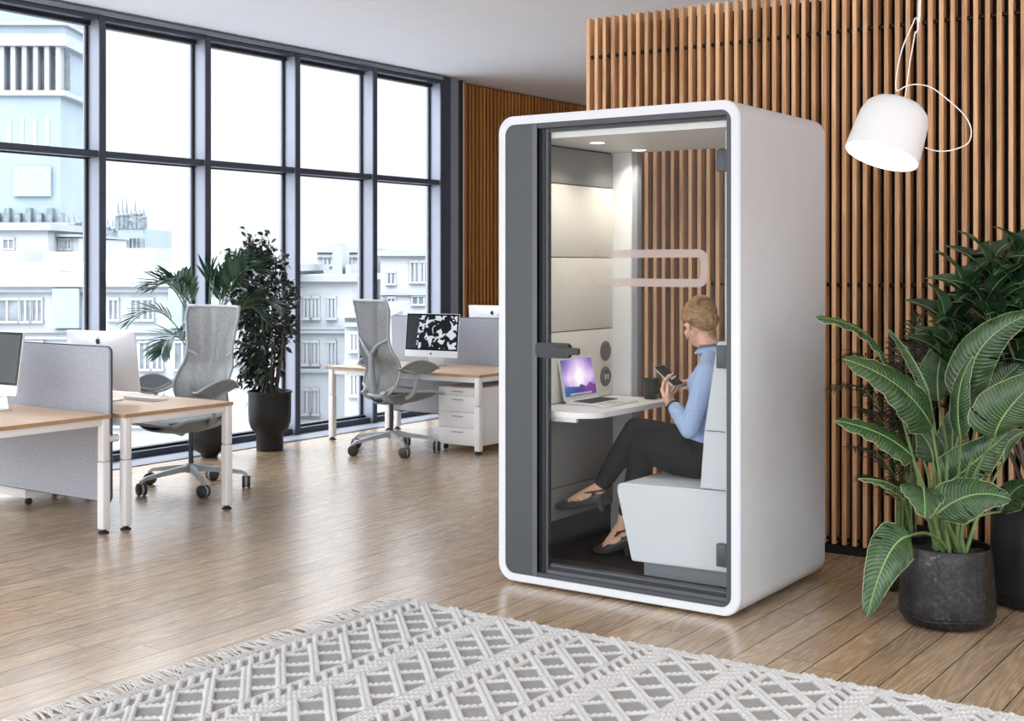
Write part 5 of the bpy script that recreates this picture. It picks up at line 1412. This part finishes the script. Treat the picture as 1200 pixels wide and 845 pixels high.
    b = MB(); b.prism(roundrect(-.034, .034, -.071, .071, .009), 'z', .003, .0042)
    for v in b.bm.verts: v.co = Mx @ v.co
    b.obj('phone_screen', 'phone', pr, smooth=35)
make_woman()
# ================================================================== the town outside
def make_town():
    def O(b, n_, m, par, **kw): return b.obj(n_, m, par, smooth=0, **kw)
    def at(px, py, t): return (px - CX) / FL * t, CH + (HY - py) / FL * t     # lateral, height
    def base(name, px, t, zb, label, cat='building'):
        x = (px - CX) / FL * t; p = Fv * t + Rv * x
        return empty(name, (p.x, p.y, zb), YAW, label=label, cat=cat)
    ZB = -24.0
    b = MB(); b.box(-420, 60, -60, 520, ZB - .5, ZB); struct(b.obj('ground', 'asphalt', smooth=0))
    def window_part(root, t, px0, px1, py0, py1, x0, dep, frame=True, mat='bglass', name='window'):
        xa, za = at(px0, py1, t); xb, zb = at(px1, py0, t); xa -= x0; xb -= x0
        b = MB(); f = .10
        b.box(xa, xb, dep - .06, dep + .02, za - ZB, zb - ZB, 0)
        b.box(xa - f, xb + f, dep - .16, dep, zb - ZB, zb - ZB + f * 1.6, 1); b.box(xa - f * 1.5, xb + f * 1.5, dep - .25, dep, za - ZB - f * 1.3, za - ZB, 1)
        b.box(xa - f, xa, dep - .13, dep, za - ZB, zb - ZB, 1); b.box(xb, xb + f, dep - .13, dep, za - ZB, zb - ZB, 1)
        b.box((xa + xb) / 2 - f * .6, (xa + xb) / 2 + f * .6, dep - .12, dep, za - ZB, zb - ZB, 1)
        return O(b, name, [mat, 'broof'], root)
    # --- long pale town house across the street
    t = 72.; root = base('town_house', 120, t, ZB, 'long pale town house with rows of windows outside the left windows'); x0 = at(120, 0, t)[0]
    xl, xr = at(-120, 0, t)[0] - x0, at(262, 0, t)[0] - x0; zt = at(0, 336, t)[1] - ZB; zr = at(0, 307, t)[1] - ZB
    b = MB(); b.box(xl, xr, 0, 14, 0, zt); O(b, 'wall', 'bwall', root)
    b = MB(); b.box(xl - .3, xr + .3, -.55, 14.3, zt, zt + .28); b.box(xl - .15, xr + .15, -.3, 14.1, zt - .3, zt); O(b, 'cornice', 'bwall2', root)
    b = MB(); b.prism([(-.2, zt + .28), (2.5, zr), (12, zr), (14.2, zt + .28)], 'x', xl, xr); O(b, 'roof', 'broof', root)
    for (a, c, y0, y1) in ((-4, 22, 352, 376), (25, 36, 352, 376), (39, 49, 352, 376), (129, 138, 352, 374), (155, 165, 352, 374), (169, 179, 352, 374), (215, 226, 352, 376), (230, 240, 352, 376), (165, 176, 402, 432), (180, 190, 402, 432), (206, 222, 402, 432), (24, 36, 402, 432), (40, 50, 402, 432), (90, 100, 402, 432), (128, 140, 402, 432), (160, 172, 464, 492), (178, 190, 464, 492), (210, 222, 464, 492), (128, 140, 464, 492)):
        window_part(root, t, a, c, y0, y1, x0, 0)
    for (a, c) in ((65, 96), (200, 222 - 6), (-40, -8)):
        xa = at(a, 0, t)[0] - x0; xb = at(c, 0, t)[0] - x0; za = at(0, 384, t)[1] - ZB; zb_ = at(0, 338, t)[1] - ZB
        b = MB(); b.box(xa, xb, -.5, .0, za, zb_); O(b, 'bay_panel', 'bgreen', root)
    for y in (388, 396, 442, 500):
        zz = at(0, y, t)[1] - ZB; b = MB(); b.box(xl, xr, -.22, 0, zz - .08, zz + .08); O(b, 'string_course', 'bwall2', root)
    for (a, c, y0, y1) in ((64, 76, 318, 323), (162, 172, 318, 322)):
        xa, za = at(a, y1, t); xb, zb_ = at(c, y0, t); b = MB(); b.box(xa - x0, xb - x0, 1.0, 2.2, za - ZB, zb_ - ZB); O(b, 'roof_light', 'bglass', root)
    for (a, c, y0) in ((5, 35, 294), (58, 100, 295), (148, 187, 291)):
        xa, za = at(a, 310, t + 6); xb, zb_ = at(c, y0, t + 6); k = (t + 6)
        b = MB(); b.box(xa - x0, xb - x0, 5, 9, za - ZB - 1, zb_ - ZB); O(b, 'roof_box', 'broof', root)
    # --- stepped stone block with dormer behind it
    t = 95.; root = base('stone_block', 40, t, ZB, 'pale stone block behind the long town house at the foot of the tower'); x0 = at(40, 0, t)[0]
    xa, xb = at(-60, 0, t)[0] - x0, at(56, 0, t)[0] - x0; zt = at(0, 270, t)[1] - ZB
    b = MB(); b.box(xa, xb, 0, 12, 0, zt); b.box(xa, at(82, 0, t)[0] - x0, 2, 14, 0, at(0, 278, t)[1] - ZB); O(b, 'wall', 'bwall', root)
    b = MB(); b.box(xa - .3, xb + .4, -.5, 12.4, zt, zt + .5); b.box(xa - .2, at(84, 0, t)[0] - x0, 1.5, 14.4, at(0, 277, t)[1] - ZB, at(0, 274, t)[1] - ZB); O(b, 'cornice', 'bwall2', root)
    for (a, c) in ((5, 16), (60, 64), (66, 72)):
        window_part(root, t, a, c, 281, 291, x0, 0 if a < 50 else 2)
    # --- crested low blocks
    def crest(label, pxa, pxb, ytop, ybase, t, seed, wallm='bstone'):
        root = base('crested_block', (pxa + pxb) / 2, t, ZB, label); x0 = at((pxa + pxb) / 2, 0, t)[0]; r = random.Random(seed)
        xa, xb = at(pxa, 0, t)[0] - x0, at(pxb, 0, t)[0] - x0; zt = at(0, ytop, t)[1] - ZB
        b = MB(); b.box(xa, xb, 0, 10, 0, zt); O(b, 'wall', wallm, root)
        n_ = max(4, int((pxb - pxa) / 5))
        for k in range(n_ + 1):
            x = xa + (xb - xa) * k / n_; hh = r.uniform(.5, 1.1) * t / 110; b = MB()
            b.box(x - .25, x + .25, -.1, .4, zt, zt + hh); 
            b.lathe([(.22, zt + hh), (.3, zt + hh + .2), (.1, zt + hh + .5), (0, zt + hh + .5 + r.uniform(.3, 1.5))], 6, mat=Matrix.Translation((x, .15, 0))); O(b, 'finial', 'bdark', root)
        for k in range(n_):
            x = xa + (xb - xa) * (k + .5) / n_; b = MB(); b.box(x - .32, x + .32, -.08, .1, zt - 2.6, zt - .9); O(b, 'niche', 'bdark', root)
        return root
    crest('far low block with a dark crested roofline right of the tower', 80, 104, 276, 300, 120., 3)
    crest('far block with spiky parapet seen in the second window', 138, 168, 268, 300, 120., 5)
    crest('low crested wing between the tower block and spiky parapet block', 104, 137, 281, 300, 138., 8)
    # --- tower
    t = 240.; root = base('tower', 22, t, ZB, 'very tall pale stone tower with slender arches near its top, far away', 'tower'); x0 = at(22, 0, t)[0]
    def seg(pxa, pxb, ya, yb, d0, d1, name, m):
        xa, za = at(pxa, ya, t); xb, zb_ = at(pxb, yb, t); b = MB(); b.box(xa - x0, xb - x0, d0, d1, za - ZB, zb_ - ZB); return O(b, name, m, root)
    seg(-34, 72, 700, 262, 0, 16, 'shaft', 'bstone'); seg(-32, 70, 262, 110, .4, 15, 'upper_shaft', 'bstone'); seg(-30, 72, 110, 52, 2.2, 14, 'belfry', 'bstone')
    seg(-36, 77, 112, 106, -.4, 16.4, 'ledge', 'bwall2'); seg(-36, 78, 54, 40, -.6, 16.6, 'ledge', 'bwall2'); seg(-32, 76, 40, 14, 0, 16, 'crown', 'bstone'); seg(-36, 80, 30, 26, -.8, 16.8, 'ledge', 'bwall2')
    for k in range(8):
        px = -27 + k * 13.2; seg(px, px + 5.4, 108, 50, -.1, 2.4, 'pier', 'bwall2')
        b = MB(); xa, za = at(px + 6.4, 104, t); xb, zb_ = at(px + 12.2, 62, t); b.box(xa - x0, xb - x0, 2.1, 2.3, za - ZB, zb_ - ZB)
        b.prism([(at(px + 6.4, 0, t)[0] - x0 + (xb - xa) * (.5 - .5 * math.cos(a)), zb_ - ZB + (xb - xa) * .6 * math.sin(a)) for a in [PI * j / 8 for j in range(9)]], 'y', 2.1, 2.3); O(b, 'arch', 'bdark', root)
    for k in range(6): seg(-22 + k * 15, -18 + k * 15, 170, 140 - 3 * (k % 2), .25, .5, 'slit_window', 'bwall')
    seg(16, 60, 230, 195, -.3, .1, 'panel', 'bgreen')
    for k in range(9): seg(-30 + k * 12.5, -24 + k * 12.5, 262, 250 - 6 * (k % 2), -1.2, .2, 'pinnacle', 'bdark')
    seg(-38, 80, 268, 261, -1.6, 17, 'parapet', 'bwall2')
    # --- houses outside the right windows
    def house(label, pxa, pxb, ytop, t, wins, courses=(), roofbits=(), wall='bwall'):
        root = base('apartment_house', (pxa + pxb) / 2, t, ZB, label); x0 = at((pxa + pxb) / 2, 0, t)[0]
        xa, xb = at(pxa, 0, t)[0] - x0, at(pxb, 0, t)[0] - x0; zt = at(0, ytop, t)[1] - ZB
        b = MB(); b.box(xa, xb, 0, 12, 0, zt); O(b, 'wall', wall, root)
        b = MB(); b.box(xa - .3, xb + .3, -.4, 12.3, zt, zt + .35); O(b, 'cornice', 'bwall2', root)
        for wn in wins: window_part(root, t, *wn, x0, 0)
        for y in courses:
            zz = at(0, y, t)[1] - ZB; b = MB(); b.box(xa, xb, -.25, 0, zz - .1, zz + .1); O(b, 'string_course', 'bwall2', root)
        for (a, c, y0, y1) in roofbits:
            A_, zA = at(a, y1, t); B_, zB = at(c, y0, t); b = MB(); b.box(A_ - x0, B_ - x0, 3, 6, zA - ZB, zB - ZB); O(b, 'chimney', 'bwall2', root)
    house('pale town house with balconied windows outside the fourth window', 352, 412, 330, 66., [(358, 364, 350, 372), (367, 373, 350, 372), (357, 363, 402, 426), (366, 372, 402, 426), (357, 363, 458, 484), (366, 372, 458, 484), (386, 392, 350, 372), (386, 392, 402, 426)], (385, 388, 434, 494), ((380, 392, 288, 332), (396, 402, 310, 332)))
    house('far pale block with rooftop boxes behind the two office chairs', 372, 436, 296, 90., [(380, 388, 303, 310), (404, 412, 303, 312), (396, 404, 330, 345)], (300, 318), ((378, 392, 284, 298), (420, 428, 288, 298)), 'broof')
    house('pale stepped building outside the last window', 446, 512, 300, 84., [(455, 462, 320, 332), (482, 490, 308, 330), (494, 500, 308, 330), (484, 496, 348, 356), (455, 462, 350, 366)], (344, 372), ((482, 498, 292, 302), (450, 458, 296, 302)))
    house('pale house with grey windows outside the third window', 266, 337, 318, 63., [(272, 280, 340, 360), (284, 292, 340, 360), (300, 310, 340, 360), (322, 330, 340, 360), (320, 330, 400, 425), (276, 286, 400, 425), (320, 330, 458, 484)], (332, 380), ((290, 300, 306, 320),))
    house('plain low house outside the fourth window, nearest of the pale houses there', 404, 446, 372, 58., [(412, 418, 392, 410), (424, 430, 392, 410), (412, 418, 440, 462), (424, 430, 440, 462)], (380, 424), (), 'broof')
make_town()
